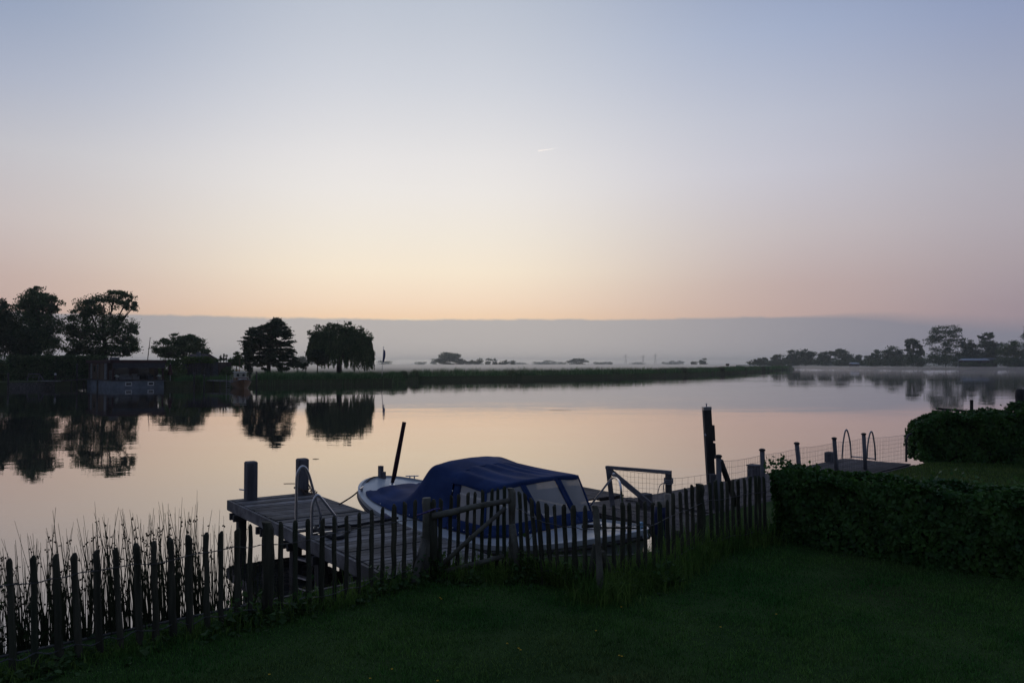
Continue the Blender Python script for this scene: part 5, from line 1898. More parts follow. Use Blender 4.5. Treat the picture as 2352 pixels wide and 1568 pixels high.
hb = thing('houseboat', 'flat roofed houseboat with a grey concrete hull and dark veranda on the left bank', 'houseboat', tuple(H0))
WW, LL = 7.0, 14.0
hl = hbox(MB(), 0, WW, 0, LL, -.4, 1.02).build('hull', M['concrete'], hb)
hbox(MB(), -.12, WW + .12, -.12, LL + .1, 1.02, 1.16).build('deck_edge', M['wet_wood'], hb)
for x0, x1 in ((1.78, 2.66), (4.78, 5.62)):
    fr_ = MB()
    hbox(fr_, x0, x1, -.05, -.003, .30, .40)
    hbox(fr_, x0, x1, -.05, -.003, .74, .84)
    hbox(fr_, x0, x0 + .1, -.05, -.003, .40, .74)
    hbox(fr_, x1 - .1, x1, -.05, -.003, .40, .74)
    wn = fr_.build('window', M['palepaint'], hb)
    hbox(MB(), x0 + .1, x1 - .1, -.025, -.004, .40, .74).build('pane', M['pane'], wn)
hbox(MB(), .05, WW - .05, 2.6, LL - .6, 1.16, 3.55).build('wall', M['roof'], hb)
hbox(MB(), -.25, WW + .3, -.2, LL - .2, 3.55, 3.98).build('roof', M['fascia'], hb)
hbox(MB(), .12, WW + .1, -.12, -.06, 2.82, 3.55).build('awning', M['awning'], hb)
for y0, y1, mm in ((2.7, 4.0, 'greypanel'), (4.3, 6.2, 'brownboards'), (6.7, 8.0, 'brownboards'), (8.4, 10.8, 'brownboards'), (11.0, 11.9, 'greypanel')):
    hbox(MB(), -.02, .05, y0, y1, 1.2, 3.5).build('cladding_panel', M[mm], hb)
hbox(MB(), -.06, -.02, 9.0, 9.8, 2.3, 3.1).build('window', M['pane'], hb)
for x, y in ((.15, .05), (WW - .15, .05), (.15, 2.4)):
    hbox(MB(), x - .08, x + .08, y - .08, y + .08, 1.16, 3.55).build('veranda_post', M['fascia'], hb)
hbox(MB(), 1.0, 2.9, 2.55, 2.597, 1.2, 3.3).build('glass_door', M['pane'], hb)
hbox(MB(), 4.2, 5.8, 2.55, 2.597, 1.2, 3.3).build('glass_door', M['pane'], hb)
hbox(MB(), .2, .7, 2.5, 2.597, 1.2, 2.5).build('curtain', M['sofa'], hb)
hbox(MB(), WW - 1.3, WW - .6, 2.5, 2.597, 1.2, 3.0).build('side_door', M['brownboards'], hb)
sk = hbox(MB(), .5, 1.5, 2.0, 3.4, 3.98, 4.35)
sk.build('roof_box', M['greypanel'], hb)


def seat_thing(name, label, x0, x1, m_):
    r = thing(name, label, 'chair' if x1 - x0 < 1.2 else 'sofa', tuple(hp((x0 + x1) / 2, .7, 1.16)))
    hbox(MB(), x0, x1, .35, 1.05, 1.2, 1.55).build('seat', m_, r)
    hbox(MB(), x0, x1, 1.05, 1.2, 1.2, 2.0 if x1 - x0 < 1.2 else 1.95).build('backrest', m_, r)
    hbox(MB(), x0 - .1, x0, .35, 1.2, 1.2, 1.75).build('armrest', m_, r)
    hbox(MB(), x1, x1 + .1, .35, 1.2, 1.2, 1.75).build('armrest', m_, r)


seat_thing('garden_sofa', 'low grey garden sofa on the houseboat veranda', 1.35, 2.6, M['sofa'])
seat_thing('garden_chair', 'grey armchair next to the sofa on the houseboat veranda', 2.95, 3.65, M['sofa'])
seat_thing('garden_chair', 'dark armchair near the right-hand end of the houseboat veranda', 5.0, 5.6, M['awning'])
for x, side in ((.75, 'left-hand'), (6.45, 'right-hand')):
    c = hp(x, .25, 1.17)
    r = thing('flower_pot', 'pot of white flowers at the %s end of the houseboat veranda' % side, 'flower pot', tuple(c))
    MB().tube([c, c + Vector((0, 0, .35))], [.16, .22], 10).build('pot', M['sofa'], r)
    q = blob_points((c.x, c.y, c.z + .52), (.3, .28, .22), 220, rng_, .25)
    place('flowers', np_mesh('flowers', cards(q, .06, rng_), 4), M['flower'], r)

# ------------------------------------------------------------------ other things on the left bank
c0, c1 = pol(428, 128), pol(501, 127)
sh = thing('shed', 'grey plank shed wall with a flat top under the climber', 'shed', (float(c0.x), 128, MZ))
dv = (c1 - c0).normalized()
pv = Vector((-dv.y, dv.x, 0))
for k in range(6):
    a_, b_ = c0.lerp(c1, k / 6 + .008), c0.lerp(c1, (k + 1) / 6 - .008)
    MB().hexa([a_ + Vector((0, 0, MZ - .2)), b_ + Vector((0, 0, MZ - .2)), b_ + pv * .12 + Vector((0, 0, MZ - .2)), a_ + pv * .12 + Vector((0, 0, MZ - .2)),
               a_ + Vector((0, 0, 3.55 + .25 * k / 6)), b_ + Vector((0, 0, 3.6 + .25 * k / 6)), b_ + pv * .12 + Vector((0, 0, 3.6 + .25 * k / 6)), a_ + pv * .12 + Vector((0, 0, 3.55 + .25 * k / 6))]).build('wall_panel', M['shed'], sh)
mb = MB()
mb.hexa([c0 + pv * .12 + Vector((0, 0, MZ)), c1 + pv * .12 + Vector((0, 0, MZ)), c1 + pv * 4 + Vector((0, 0, MZ)), c0 + pv * 4 + Vector((0, 0, MZ)),
         c0 + pv * .12 + Vector((0, 0, 3.5)), c1 + pv * .12 + Vector((0, 0, 3.7)), c1 + pv * 4 + Vector((0, 0, 3.7)), c0 + pv * 4 + Vector((0, 0, 3.5))])
mb.build('wall', M['roof'], sh)
a_, b_ = pol(414, 139), pol(466, 139)
hs = thing('house', 'dark pitched house roof with a pale chimney, in front of the rounded tree', 'house', (float(a_.x), 139, MZ))
zr, ze = at_y(430, 812, 139).z, at_y(430, 826, 139).z
off = Vector((0, 4, 0))
MB().hexa([a_ + Vector((.2, .2, MZ)), b_ + Vector((-.2, .2, MZ)), b_ + off * 2 + Vector((-.2, 0, MZ)), a_ + off * 2 + Vector((.2, 0, MZ)),
           a_ + Vector((.2, .2, ze)), b_ + Vector((-.2, .2, ze)), b_ + off * 2 + Vector((-.2, 0, ze)), a_ + off * 2 + Vector((.2, 0, ze))]).build('wall', M['shed'], hs)
rfo = MB().add([a_ + Vector((0, 0, ze)), b_ + Vector((0, 0, ze)), b_ + off + Vector((-.3, 0, zr)), a_ + off + Vector((.3, 0, zr)), a_ + off * 2 + Vector((0, 0, ze)), b_ + off * 2 + Vector((0, 0, ze))],
               [(0, 1, 2, 3), (3, 2, 5, 4), (0, 3, 4), (1, 5, 2), (0, 4, 5, 1)]).build('roof', M['roof'], hs)
q = at_y(451, 812, 140)
MB().box((q.x, 141, q.z - .35), (.55, .55, 1.3)).build('chimney', M['concrete'], rfo)
# pergola
g0, g1 = at_y(498, 833, 131), at_y(531, 834, 131)
pg = thing('pergola', 'dark wooden pergola beam on posts right of the grey shed', 'pergola', (float(g0.x), 131, MZ))
MB().beam(g0, g1, .14, .18).build('beam', M['wet_wood'], pg)
for u in (501, 529):
    q = at_y(u, 834, 131)
    MB().beam(Vector((q.x, 131, MZ - .1)), Vector((q.x, 131, q.z - .09)), .12, .12).build('post', M['wet_wood'], pg)
q0, q1 = at_y(339.5, 822, 150), at_y(345, 776, 150)
ms = thing('mast', 'thin slightly leaning mast standing behind the houseboat roof', 'mast', (float(q0.x), 150, MZ))
MB().tube([Vector((q0.x - .1, 150, MZ - .1)), q0, q1], [.09, .08, .05], 7).build('pole', M['wet_wood'], ms)
MB().tube([q1 + Vector((-.12, 0, 0)), q1 + Vector((.16, 0, .02))], .05, 6).build('masthead', M['wet_wood'], ms)
q = at_y(391, 862, 119)
ps = thing('parasol', 'closed dark red parasol right of the houseboat', 'parasol', (float(q.x), 119, MZ))
MB().tube([Vector((q.x, 119, MZ - .1)), Vector((q.x, 119, at_y(391, 834, 119).z))], .035, 6).build('pole', M['palepaint'], ps)
MB().tube([at_y(391, v, 119) for v in (861, 856, 848, 840, 836)], [.38, .33, .24, .14, .05], 9).build('canopy', M['redcloth'], ps, smooth=True)
# small landing stage with a ladder
j0, j1 = at_z(475, 889.5, .75), at_z(524, 890, .75)
j0, j1 = Vector((pol(474, 119.5).x, 119.5, .95)), Vector((pol(524, 114.8).x, 114.8, .95))
lj = thing('landing_stage', 'small grey landing stage beside the varnished boat', 'jetty', tuple(j0))
MB().beam(j0, j1, 1.2, .14).build('deck', M['deck'], lj)
for t in (.05, .35, .65, .95):
    q = j0.lerp(j1, t)
    MB().beam(Vector((q.x, q.y, -.5)), Vector((q.x, q.y, .88)), .14, .14).build('pile', M['wet_wood'], lj)
MB().beam(j0 + Vector((.2, .6, .75)), j0.lerp(j1, .5) + Vector((0, .6, .75)), .06, .06).build('handrail', M['post'], lj)
q = j1 + Vector((.2, 0, 0))
ll_ = thing('swim_ladder', 'pale ladder hanging from the small landing stage on the left bank', 'ladder', (q.x, q.y, 0))
for dx in (-.27, .27):
    MB().tube([q + Vector((dx, -.4, -1.1)), q + Vector((dx, -.4, .9))], .03, 6).build('rail', M['steel_dull'], ll_)
for z in (-.7, -.4, -.1):
    MB().tube([q + Vector((-.27, -.4, z)), q + Vector((.27, -.4, z))], .025, 6).build('rung', M['steel_dull'], ll_)

# varnished boat seen nearly end on
bd = 114.0
bc_ = pol(553, bd)
vb = thing('wooden_boat', 'small varnished brown boat with a cream wheelhouse at the landing stage', 'boat', (bc_.x, bd, 0), rotz=math.radians(-62))
G = []
for T in np.linspace(0, 1, 13):
    hw = 1.35 * (1 - abs(2 * T - 1) ** 2.6) ** .6 if 0 < T < 1 else .02
    zt_ = .75 + .5 * (2 * T - 1) ** 2
    row = []
    for s_ in np.linspace(-1, 1, 11):
        a_ = abs(s_)
        row.append(((T - .5) * 6.5 * (.85 + .15 * a_), hw * math.copysign(a_ ** .6, s_), -.35 + (zt_ + .35) * a_ ** 1.6))
    G.append(row)
MB().grid(G).build('hull', M['varnish'], vb, local=True, smooth=True)
MB().grid([[((T - .5) * 6.4, y * (1.3 * (1 - abs(2 * T - 1) ** 2.6) ** .6 if 0 < T < 1 else .02), .68 + .5 * (2 * T - 1) ** 2) for y in (-1, -.5, 0, .5, 1)] for T in np.linspace(0, 1, 11)]).build('deck', M['deck'], vb, local=True)
rails = MB()
for sg in (-1, 1):
    rails.tube([((T - .5) * 6.5, sg * (1.36 * (1 - abs(2 * T - 1) ** 2.6) ** .6 if 0 < T < 1 else .02), .78 + .5 * (2 * T - 1) ** 2) for T in np.linspace(0, 1, 15)], .05, 6)
rails.build('gunwale', M['greypanel'], vb, local=True)
MB().box((.3, 0, 1.1), (2.2, 1.7, .8), (1, 0), .06).build('cabin', M['varnish'], vb, local=True)
wh = MB().box((-.5, 0, 1.75), (1.3, 1.5, .95), (1, 0), .05).build('wheelhouse', M['cream'], vb, local=True)
MB().box((-.5, 0, 2.25), (1.6, 1.75, .07), (1, 0), .01).build('wheelhouse_roof', M['palepaint'], vb, local=True)
for y in (-.38, .38):
    MB().tube([(.16, y, 1.8), (.19, y, 1.8)], .2, 12).build('porthole', M['pane'], wh, local=True)
MB().box((1.9, 0, 1.18), (.9, 1.0, .3), (1, 0), .05).build('hatch', M['palepaint'], vb, local=True)
MB().tube([(-1.4, .1, .8), (-1.4, .1, 4.3)], [.06, .03], 7).build('mast', M['varnish'], vb, local=True)
MB().tube([(-1.4, .1, 2.45), (-2.4, -.3, 2.5)], .07, 7).build('boom', M['orange'], vb, local=True)
mb = MB()
for x, y in ((2.3, .7), (2.3, -.7), (2.8, 0), (-2.6, .7), (-2.6, -.7)):
    mb.tube([(x, y, .85), (x, y, 1.5)], .025, 5)
mb.tube([(2.3, .7, 1.5), (2.8, 0, 1.55), (2.3, -.7, 1.5)], .025, 5)
mb.build('railing', M['steel_dull'], vb, local=True)

for u, v0, v1, lab in [(19, 858, 893, 'grey mooring post in the water below the clipped bush at the left edge'), (224, 838, 892, 'grey mooring post in front of the left flank of the houseboat'),
                       (446, 857, 890, 'mooring post among the reeds below the grey shed'), (469, 861, 889, 'mooring post at the left end of the small landing stage'),
                       (589, 853, 886, 'mooring post before the reeds right of the varnished boat'), (177, 836, 886, 'slim post before the clipped hedge with a pale top')]:
    q = at_z(u, v1, 0)
    t_ = at_y(u, v0, q.y)
    mp_ = thing('mooring_post', lab, 'post', (q.x, q.y, 0))
    MB().tube([q - Vector((0, 0, .5)), t_], [.12, .11], 9).build('pile', M['wet_wood'], mp_, smooth=True)
    MB().tube([t_, t_ + Vector((0, 0, .06))], [.14, .1], 9).build('cap', M['greypanel'], mp_)
q = at_y(127, 861, 117)
wp_ = thing('mooring_post', 'short dark post topped with a white ball on the left bank', 'post', (q.x, 117, MZ))
MB().tube([Vector((q.x, 117, .3)), Vector((q.x, 117, q.z))], .1, 8).build('pile', M['wet_wood'], wp_)
MB().ball((q.x, 117, q.z + .12), .17, 9, 6).build('ball', M['palepaint'], wp_)
q0, q1 = at_y(63, 865, 117), at_y(89, 865, 117)
be = thing('garden_bench', 'pale garden bench on the grass bank at the left edge', 'bench', (q0.x, 117, MZ))
MB().beam(q0, q1, .4, .07).build('seat', M['post'], be)
MB().beam(q0 + Vector((0, .25, .4)), q1 + Vector((0, .25, .4)), .06, .16).build('backrest', M['post'], be)
for q in (q0, q1):
    MB().beam(Vector((q.x, 117, MZ - .1)), q, .1, .1).build('leg', M['post'], be)
    MB().beam(Vector((q.x, 117.25, q.z - .1)), Vector((q.x, 117.25, q.z + .45)), .08, .08).build('leg', M['post'], be)
# boarded landing at the left
q0, q1 = at_z(20, 892.3, 0), at_z(128, 889.5, 0)
lb = thing('landing_stage', 'low boarded landing along the grass bank below the garden bench', 'jetty', tuple(q0))
MB().beam(q0 + Vector((0, -.3, .35)), q1 + Vector((0, -.3, .35)), .12, .9).build('boarding', M['timber_edge'], lb)
q2 = at_z(88, 890, .9)
MB().beam(Vector((pol(96, 116).x, 116, .95)), Vector((pol(130, 113).x, 113, .95)), 1.2, .12).build('deck', M['deck'], lb)
q3, q4 = at_y(93, 862, 115), at_y(100, 872, 115)
MB().tube([q4, q3], .06, 6).build('leaning_pole', M['post'], lb)
# floating gangway to the houseboat
g0, g1 = Vector((pol(128, 119).x, 119, .85)), Vector((pol(205, 121.5).x, 121.0, 1.1))
gw = thing('gangway', 'dark low gangway between the grass bank and the houseboat', 'gangway', tuple(g0))
MB().beam(g0, g1, 1.0, .12).build('deck', M['deck_dark'], gw)
for dy in (-.5, .5):
    MB().beam(g0 + Vector((0, dy, .55)), g1 + Vector((0, dy, .55)), .05, .06).build('handrail', M['wet_wood'], gw)
for t in (.1, .5, .9):
    q = g0.lerp(g1, t)
    MB().beam(Vector((q.x, q.y, -.4)), Vector((q.x, q.y, .8)), .14, .14).build('pile', M['wet_wood'], gw)

# flagpole
fp0, fp1 = at_y(877.5, 852, 140), at_y(881, 797.5, 140)
fp = thing('flagpole', 'white flagpole on the reed bank with a dark blue flag hanging limp', 'flagpole', (fp0.x, 140, MZ))
MB().tube([Vector((fp0.x - .05, 140, MZ - .1)), fp1], [.06, .04], 8).build('pole', M['palepaint'], fp, smooth=True)
MB().ball(fp1 + Vector((0, 0, .05)), .09, 8, 6).build('finial', M['palepaint'], fp)
G = []
for i in range(12):
    t = i / 11
    row = []
    c = fp1.lerp(at_y(879, 829, 140), .14 + .86 * t)
    wdt = .42 * (0.35 + .65 * math.sin(math.pi * min(1, .12 + t * .8)))
    for j in range(7):
        s_ = j / 6
        row.append((c.x + .05 + wdt * s_ - .1 * t, c.y - .04 + .09 * math.sin(s_ * 9 + t * 3), c.z - .25 * s_))
    G.append(row)
fg = MB().grid(G).build('flag', M['flag'], fp, smooth=True)
md = fg.modifiers.new('thick', 'SOLIDIFY')
md.thickness = .01

# ------------------------------------------------------------------ reed belts
rng_ = np.random.default_rng(71)


def reed_belt(label, pts, depth, n_, hm, wpx):
    P = [Vector(p) for p in pts]
    L = [0]
    for a, b in zip(P[:-1], P[1:]):
        # even density on the picture: weigh by angle, so distant stretches get fewer reeds
        L.append(L[-1] + (b - a).length / (b.y * .5 + a.y * .5) ** .6)
    L = np.array(L) / L[-1]
    t = rng_.uniform(0, 1, n_)
    x = np.interp(t, L, [p.x for p in P])
    y = np.interp(t, L, [p.y for p in P])
    dd = np.abs(rng_.normal(0, .6, n_)) * depth
    base = np.c_[x - dd * .15, y + dd, np.full(n_, -.1)]
    ed = np.minimum(1, np.interp(t, [0, .02, .985, 1], [.6, 1, 1, .5]))
    h = hm * rng_.uniform(.68, 1.04, n_) * ed + .13 * np.sin(x * .31 + 2 * np.sin(x * .11)) + .12 * np.sin(x * 1.3 + y * .7) + np.where(rng_.uniform(0, 1, n_) < .05, rng_.uniform(0, .5, n_), 0)
    low = rng_.uniform(0, 1, n_) < .25
    h = np.where(low & (dd < depth * .5), h * .6, h)
    V, k = blades(base, h, wpx * y / F * rng_.uniform(.6, 1.5, n_), rng_.uniform(0, .22, n_), rng_)
    # a second, leafy set higher up
    m2 = n_ // 2
    b2 = base[:m2].copy()
    b2[:, 2] += h[:m2] * rng_.uniform(.3, .8, m2)
    V2, k = blades(b2, h[:m2] * .3, wpx * y[:m2] / F * 1.6, rng_.uniform(.4, .8, m2), rng_)
    o = place('reeds', np_mesh('reeds', np.concatenate([V, V2]), 3), M['reed'])
    tag(o, label, 'reeds', kind='stuff')


idx = [i for i, (u, v) in enumerate(shore_px) if 576 <= u <= 940]
reed_belt('tall green reed belt below the tiered tree, the willow and the flagpole', [shore[i] for i in idx], 4.0, 15000, 2.35, .8)
idx = [i for i, (u, v) in enumerate(shore_px) if u >= 930]
reed_belt('long green reed belt across the middle, tapering to a spit on the right', [shore[i] for i in idx] + [pol(1822, 525)], 6.0, 32000, 2.75, .75)
reed_belt('short reed belt between the houseboat and the landing stage', [at_z(398, 889, 0), at_z(430, 889, 0), at_z(470, 889, 0)], 2.2, 3500, 1.95, .8)
reed_belt('thin reeds behind the small landing stage', [at_z(476, 887, 0), at_z(528, 887, 0)], 2.0, 1500, 1.8, .8)
# marker near the tip of the reeds
q = at_y(1671, 842, 360)
mk = thing('marker_board', 'small dark square marker standing above the reed spit', 'marker', (q.x, 360, 0))
MB().box((q.x, 360, at_y(1671, 837.5, 360).z), (1.5, .3, 1.0)).build('board', M['roof'], mk)
MB().tube([Vector((q.x, 360.2, 0)), Vector((q.x, 360.2, q.z))], .12, 6).build('pole', M['roof'], mk)

# ------------------------------------------------------------------ distant trees
far = [
    ('tree', 'distant hazy grove seen between the tiered tree and the willow', [(690, 824, 14, 6), (682, 827, 9, 5), (699, 826, 8, 5)], 620, (690, 838), TL),
    ('tree', 'faint low trees just right of the flagpole', [(884, 831, 16, 3), (877, 830, 7, 3)], 1300, (882, 838), TL),
    ('tree', 'faint low trees midway between the flagpole and the domed tree', [(962, 833, 12, 3), (972, 833, 8, 2.5)], 1400, (964, 838), TL),
    ('tree', 'faint tree touching the left side of the large domed tree', [(996, 829, 9, 6)], 1050, (996, 838), TL),
    ('tree', 'large domed tree with a broad pale crown on the misty field, left of its pair', [(1026, 822, 24, 12), (1014, 826, 12, 9), (1030, 816, 14, 7), (1010, 831, 9, 5)], 880, (1026, 838), TL),
    ('tree', 'second domed tree close against the right side of the largest field tree', [(1052, 824, 18, 12), (1046, 818, 11, 7), (1062, 829, 9, 7)], 890, (1052, 838), TL),
    ('tree', 'low dark tree filling the gap right of the two domed trees', [(1076, 832, 10, 4), (1085, 831, 7, 5)], 900, (1078, 838), TL),
    ('tree', 'bushy tree in the middle of the field row, right of the domed pair', [(1100, 830, 9, 6), (1103, 826, 6, 4), (1092, 832, 7, 4)], 900, (1100, 838), TL),
    ('tree', 'small round tree in the field row, left of its twin', [(1122, 828, 6, 6), (1120, 833, 7, 4)], 900, (1122, 838), TL),
    ('tree', 'small round tree in the field row, right of its twin', [(1136, 828, 6.5, 6), (1137, 834, 7, 3)], 900, (1136, 838), TL),
    ('tree', 'low oval tree in the field row next to the last one', [(1161, 831, 8, 5), (1152, 834, 8, 3)], 910, (1160, 838), TL),
    ('tree', 'small last tree at the right end of the field row', [(1178, 833, 6, 4)], 910, (1178, 838), TL),
    ('tree', 'very faint tree line just past the field row', [(1198, 834, 12, 2.5), (1174, 831, 16, 3.5)], 1800, (1190, 838), TL),
    ('tree', 'faint long grove right of the field row', [(1238, 833, 17, 3.5), (1262, 832, 18, 5), (1285, 834, 12, 3)], 1450, (1260, 838), TL),
    ('tree', 'distant flat-topped grove above the middle of the reed belt', [(1315, 829, 14, 6), (1336, 829, 16, 6), (1322, 827, 9, 4)], 1150, (1326, 838), TL),
    ('tree', 'low faint trees right of the flat-topped grove', [(1378, 833, 14, 3.5), (1390, 833, 10, 3)], 1250, (1382, 838), TL),
    ('tree', 'tiny faint tree alone right of the low faint trees', [(1402, 833, 4, 3)], 1250, (1402, 838), TL),
    ('tree', 'very faint low grove below the pylons', [(1465, 834, 18, 2.5)], 2100, (1465, 838), TL),
    ('tree', 'faint grove sloping up to the right, past the pylons', [(1530, 834, 12, 3), (1550, 832, 14, 4), (1562, 831, 10, 4)], 1600, (1550, 838), TL),
    ('tree', 'small tree by itself above the reeds, left of its rounder neighbour', [(1594, 833, 7, 3.5)], 1000, (1594, 838), TL),
    ('tree', 'rounded lone tree above the reeds, left of the marker board', [(1615, 828, 10, 6), (1612, 832, 9, 4)], 980, (1615, 838), TL),
    ('tree', 'first small faint tree at the left end of the right-hand wood', [(1720, 833, 6, 4), (1727, 832, 5, 5)], 900, (1722, 838), TL),
    ('tree', 'round tree second from the left end of the right-hand wood', [(1741, 826, 9, 8), (1738, 831, 10, 6), (1756, 828, 7, 7)], 850, (1744, 838), TL),
    ('tree', 'peaked tree in the left part of the right-hand wood', [(1785, 822, 12, 9), (1778, 828, 14, 7), (1797, 828, 9, 7)], 820, (1786, 838), TL),
    ('tree', 'tree with a knobbly left shoulder in the right-hand wood', [(1818, 808, 6, 5), (1826, 818, 14, 12), (1814, 824, 12, 10)], 800, (1822, 838), TL),
    ('tree', 'broad tree just right of the knobbly one in the right-hand wood', [(1848, 815, 18, 12), (1860, 817, 14, 11), (1845, 826, 20, 9)], 790, (1850, 838), TL),
    ('tree', 'flat low tree before the middle gap of the right-hand wood', [(1888, 818, 13, 9), (1902, 813, 12, 8), (1895, 826, 20, 9)], 780, (1895, 838), TL),
    ('tree', 'dark tree at the right end of the low half of the wood', [(1932, 812, 16, 10), (1922, 808, 11, 8), (1945, 818, 12, 10), (1932, 826, 22, 9)], 760, (1932, 839), TL),
    ('tree', 'small tree closing the low half of the wood before the gap', [(1971, 820, 10, 7), (1965, 828, 12, 8)], 740, (1970, 839), TL),
    ('tree', 'small tree in the gap left of the round-topped pair', [(1990, 823, 7, 6), (1992, 830, 10, 6)], 720, (1992, 839), TL),
    ('tree', 'left one of the two round-topped trees before the tall trees', [(2012, 811, 11, 9), (2010, 822, 16, 11), (2008, 832, 18, 8)], 680, (2012, 840), TL),
    ('tree', 'right one of the two round-topped trees before the tall trees', [(2052, 806, 17, 10), (2045, 815, 20, 13), (2066, 818, 14, 13), (2052, 830, 28, 10)], 650, (2052, 840), TL),
    ('tree', 'open spindly tree just left of the tallest tree', [(2096, 784, 14, 7), (2086, 792, 8, 7), (2106, 795, 9, 10), (2092, 806, 12, 7), (2112, 810, 10, 9), (2098, 822, 20, 10)], 600, (2098, 841), TL),
    ('tree', 'tallest tree on the right, with a wide umbrella-shaped crown', [(2170, 756, 26, 12), (2150, 768, 22, 12), (2190, 766, 20, 13), (2168, 776, 36, 12), (2134, 785, 18, 9), (2206, 781, 14, 7), (2176, 795, 26, 14), (2160, 808, 24, 14), (2192, 815, 22, 16), (2170, 825, 40, 14)], 560, (2172, 842), TL),
    ('tree', 'dark tree in the dip between the tallest tree and its ragged neighbour', [(2222, 792, 14, 11), (2232, 800, 14, 12), (2225, 812, 20, 14), (2222, 826, 24, 12)], 560, (2226, 842), TL),
    ('tree', 'ragged tree with a pointed knob on top, right of the tallest', [(2268, 775, 12, 9), (2276, 768, 6, 7), (2252, 774, 6, 5), (2266, 792, 18, 12), (2282, 800, 18, 14), (2268, 815, 26, 14)], 550, (2268, 842), TL),
    ('tree', 'light green round tree near the right edge', [(2322, 792, 20, 13), (2312, 802, 22, 14), (2334, 803, 20, 16), (2322, 816, 30, 14)], 520, (2322, 843), M['paleleaf']),
    ('tree', 'tree cut by the right edge of the picture', [(2362, 768, 14, 18), (2372, 790, 18, 20), (2360, 815, 14, 18)], 520, (2366, 843), TL),
]
for i, (nm, lab, blobs, d, tr, mm) in enumerate(far):
    area = sum(b[2] * b[3] for b in blobs)
    if d >= 860 and tr[0] < 1710:
        d *= 2.1 if 'faint' in lab else 1.45
    make_tree(nm, lab, blobs, d, tr, mm, int(max(400, min(9000, area * (7 if d > 860 else 12 if d > 620 else 16)))), d / F * 1.7, 100 + i, 'trees beyond the river', clump=.24, trunk_r=min(.6, d / F * 1.0), base_z=MZ, limbs=d < 700, skirt=('tallest' not in lab and 'spindly' not in lab))
for i, (lab, blobs, d) in enumerate([
    ('dark undergrowth on the far shore under the round-topped pair', [(2005, 834, 26, 9), (2035, 832, 26, 11), (2065, 832, 24, 11)], 600),
    ('dark undergrowth at the water edge under the spindly tree', [(2092, 830, 20, 13), (2112, 832, 16, 12)], 560),
    ('dark undergrowth at the water edge under the tallest tree', [(2140, 828, 26, 16), (2172, 826, 26, 18), (2200, 828, 20, 16)], 545),
    ('undergrowth behind the long pale roof, below the ragged tree', [(2232, 822, 22, 20), (2262, 822, 24, 20), (2290, 824, 18, 18)], 556),
    ('low bushes along the shore in front of the long pale roof', [(2230, 836, 26, 6), (2262, 837, 20, 5.5)], 512),
    ('bushes at the water edge under the light green tree', [(2312, 830, 28, 14), (2345, 830, 20, 16)], 508),
    ('low shrubs under the left part of the low half of the wood', [(1745, 835, 20, 4), (1790, 835, 30, 5)], 790),
    ('low shrubs under the middle of the low half of the wood', [(1830, 833, 30, 7), (1875, 833, 26, 7)], 755),
    ('low shrubs under the right part of the low half of the wood', [(1910, 832, 26, 8), (1945, 833, 26, 8), (1978, 835, 20, 6)], 725)]):
    make_shrub('bush', lab, blobs, d, TL, 3600, d / F * 1.5, 200 + i, 'bushes on the far right shore')

# chalets on the right shore
for i, (u0, u1, vr, vb, d, lab, m_) in enumerate([(2212, 2274, 823, 838, 530, 'chalet with a long pale roof on the right shore', 'greyroof'),
                                                 (2262, 2292, 821.5, 838, 540, 'grey chalet behind the long pale roof, half hidden by trees', 'greypanel'),
                                                 (2338, 2366, 824, 838, 515, 'pale roofed chalet cut by the right edge of the picture', 'greyroof'),
                                                 (2205, 2212, 824, 838, 545, 'narrow white gable under the right side of the tallest tree', 'palepaint'),
                                                 (1955, 1975, 832, 838, 700, 'small pale roof on the shore before the gap in the wood', 'greyroof')]):
    a_, b_ = pol(u0, d), pol(u1, d)
    zr = at_y(u0, vr, d).z
    zw = zr - (1.3 if i != 3 else 0.5)
    ch = thing('chalet', lab, 'house', (a_.x, d, MZ), 'chalets on the right shore')
    k = Vector((0, 6, 0))
    w_ = (b_ - a_).length
    MB().hexa([a_ + Vector((.4, .3, MZ - .2)), b_ + Vector((-.4, .3, MZ - .2)), b_ + k + Vector((-.4, 0, MZ - .2)), a_ + k + Vector((.4, 0, MZ - .2)),
               a_ + Vector((.4, .3, zw)), b_ + Vector((-.4, .3, zw)), b_ + k + Vector((-.4, 0, zw)), a_ + k + Vector((.4, 0, zw))]).build('wall', M['roof' if i != 3 else 'palepaint'], ch)
    mid = k * .5
    MB().add([a_ + Vector((0, 0, zw)), b_ + Vector((0, 0, zw)), b_ + mid + Vector((-.3, 0, zr)), a_ + mid + Vector((.3, 0, zr)), a_ + k + Vector((0, 0, zw)), b_ + k + Vector((0, 0, zw))],
             [(0, 1, 2, 3), (3, 2, 5, 4), (0, 3, 4), (1, 5, 2), (0, 4, 5, 1)]).build('roof', M[m_], ch)
    for t in (.25, .6):
        q = a_.lerp(b_, t)
        if w_ > 5:
            MB().hexa([q + Vector((0, .22, MZ + .9)), q + Vector((1.6, .22, MZ + .9)), q + Vector((1.6, .297, MZ + .9)), q + Vector((0, .297, MZ + .9)),
                       q + Vector((0, .22, zw - .4)), q + Vector((1.6, .22, zw - .4)), q + Vector((1.6, .297, zw - .4)), q + Vector((0, .297, zw - .4))]).build('window', M['pane'], ch)
q = at_z(2325, 848, 0)
fs = thing('landing_stage', 'long low landing stage on the right shore by the light green tree', 'jetty', tuple(q))
MB().beam(Vector((pol(2285, 505).x, 505, 1.1)), Vector((pol(2375, 500).x, 500, 1.1)), 2, .3).build('deck', M['deck'], fs)
for u in (2290, 2312, 2335, 2358):
    MB().beam(Vector((pol(u, 503).x, 502.5, -.5)), Vector((pol(u, 503).x, 502.5, 1.0)), .4, .4).build('pile', M['wet_wood'], fs)
q = at_z(2124, 847.5, 0)
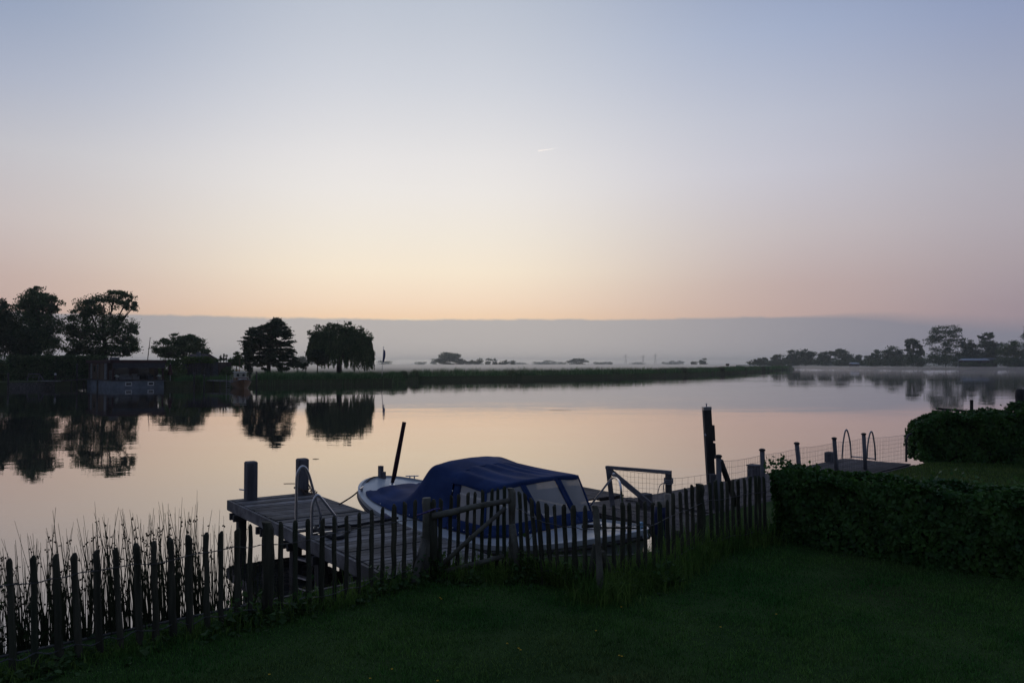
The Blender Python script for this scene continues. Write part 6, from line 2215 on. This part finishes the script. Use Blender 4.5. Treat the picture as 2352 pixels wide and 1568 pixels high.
sb = thing('rowing_boat', 'small pale rowing boat at the water edge under the tallest tree', 'boat', (q.x, 525, 0))
cx = pol(2126, 525).x
G = []
for T in np.linspace(0, 1, 9):
    hw = .9 * max(.03, 1 - abs(2 * T - 1) ** 2.4) ** .7
    G.append([(cx + (T - .5) * 6, 525 + s_ * hw, -.1 + (.9 + .3 * (2 * T - 1) ** 2) * abs(s_) ** 1.4) for s_ in np.linspace(-1, 1, 7)])
MB().grid(G).build('hull', M['cream'], sb, smooth=True)
MB().box((cx, 525, .6), (.4, 1.5, .08)).build('thwart', M['deck'], sb)

# pylons
for u, v, lab in [(1437, 814, 'faint leftmost pylon on the horizon'), (1477, 815, 'faint middle pylon on the horizon'), (1505, 812, 'tallest faint pylon on the horizon, right of the other two')]:
    d = 2600
    c = pol(u, d)
    zt = at_y(u, v, d).z
    py = thing('pylon', lab, 'pylon', (c.x, d, MZ), 'pylons on the horizon')
    mb = MB()
    for sx in (-1, 1):
        for sy in (-1, 1):
            mb.beam(Vector((c.x + sx * 3, d + sy * 3, MZ)), Vector((c.x + sx * .3, d + sy * .3, zt)), .5, .5)
    mb.build('tower', M['pylon'], py)
    for f_, wdt in ((.78, 9), (.9, 6)):
        z = MZ + (zt - MZ) * f_
        MB().beam(Vector((c.x - wdt, d, z)), Vector((c.x + wdt, d, z)), .5, .5).build('cross_arm', M['pylon'], py)

# contrail high up, lit by the sun below the horizon
y_ = 15000
a_, b_ = at_y(1236, 347, y_), at_y(1277, 341, y_)
cm = MB().tube([a_, a_.lerp(b_, .3), a_.lerp(b_, .8), b_], [15, 12, 7, 3], 10)
co = cm.build('contrail', volume_mat('vapour_trail', (1, 1, 1), .022, .7))
solo(co, 'short thin white vapour trail high in the clear sky', 'vapour trail', kind=None)

# ------------------------------------------------------------------ air
mist_poly = [tuple(q[:2]) for q in (pol(560, 215), pol(930, 240), pol(1450, 300), pol(1640, 430), pol(1690, 700), pol(1690, 2600), pol(100, 2600), pol(400, 260))]
mo = MB().prism(mist_poly, MZ + .02, 3.1).build('mist', volume_mat('field_mist', (1, 1, 1), .0055, .8))
tag(mo, 'low bright layer of ground mist lying over the field behind the reeds', 'mist', kind='stuff')
mist_poly = [tuple(q[:2]) for q in (pol(1838, 300), pol(2700, 280), pol(2700, 700), pol(1960, 800), pol(1700, 1000), pol(1712, 660), pol(1838, 440))]
mo = MB().prism(mist_poly, .03, 2.2).build('mist', volume_mat('water_mist', (1, 1, 1), .0015, .8))
tag(mo, 'thin layer of mist over the far water beyond the reed spit', 'mist', kind='stuff')
mb = MB().hexa([(-8200, -500, -2.2), (8200, -500, -2.2), (8200, 8300, -2.2), (-8200, 8300, -2.2), (-8200, -500, 46), (8200, -500, 46), (8200, 8300, 46), (-8200, 8300, 46)])
ho = mb.build('haze', volume_mat('evening_haze', (0.91, 0.965, 1.0), .00019, .7))
tag(ho, 'pale evening haze over the river and fields', 'haze', kind='stuff')
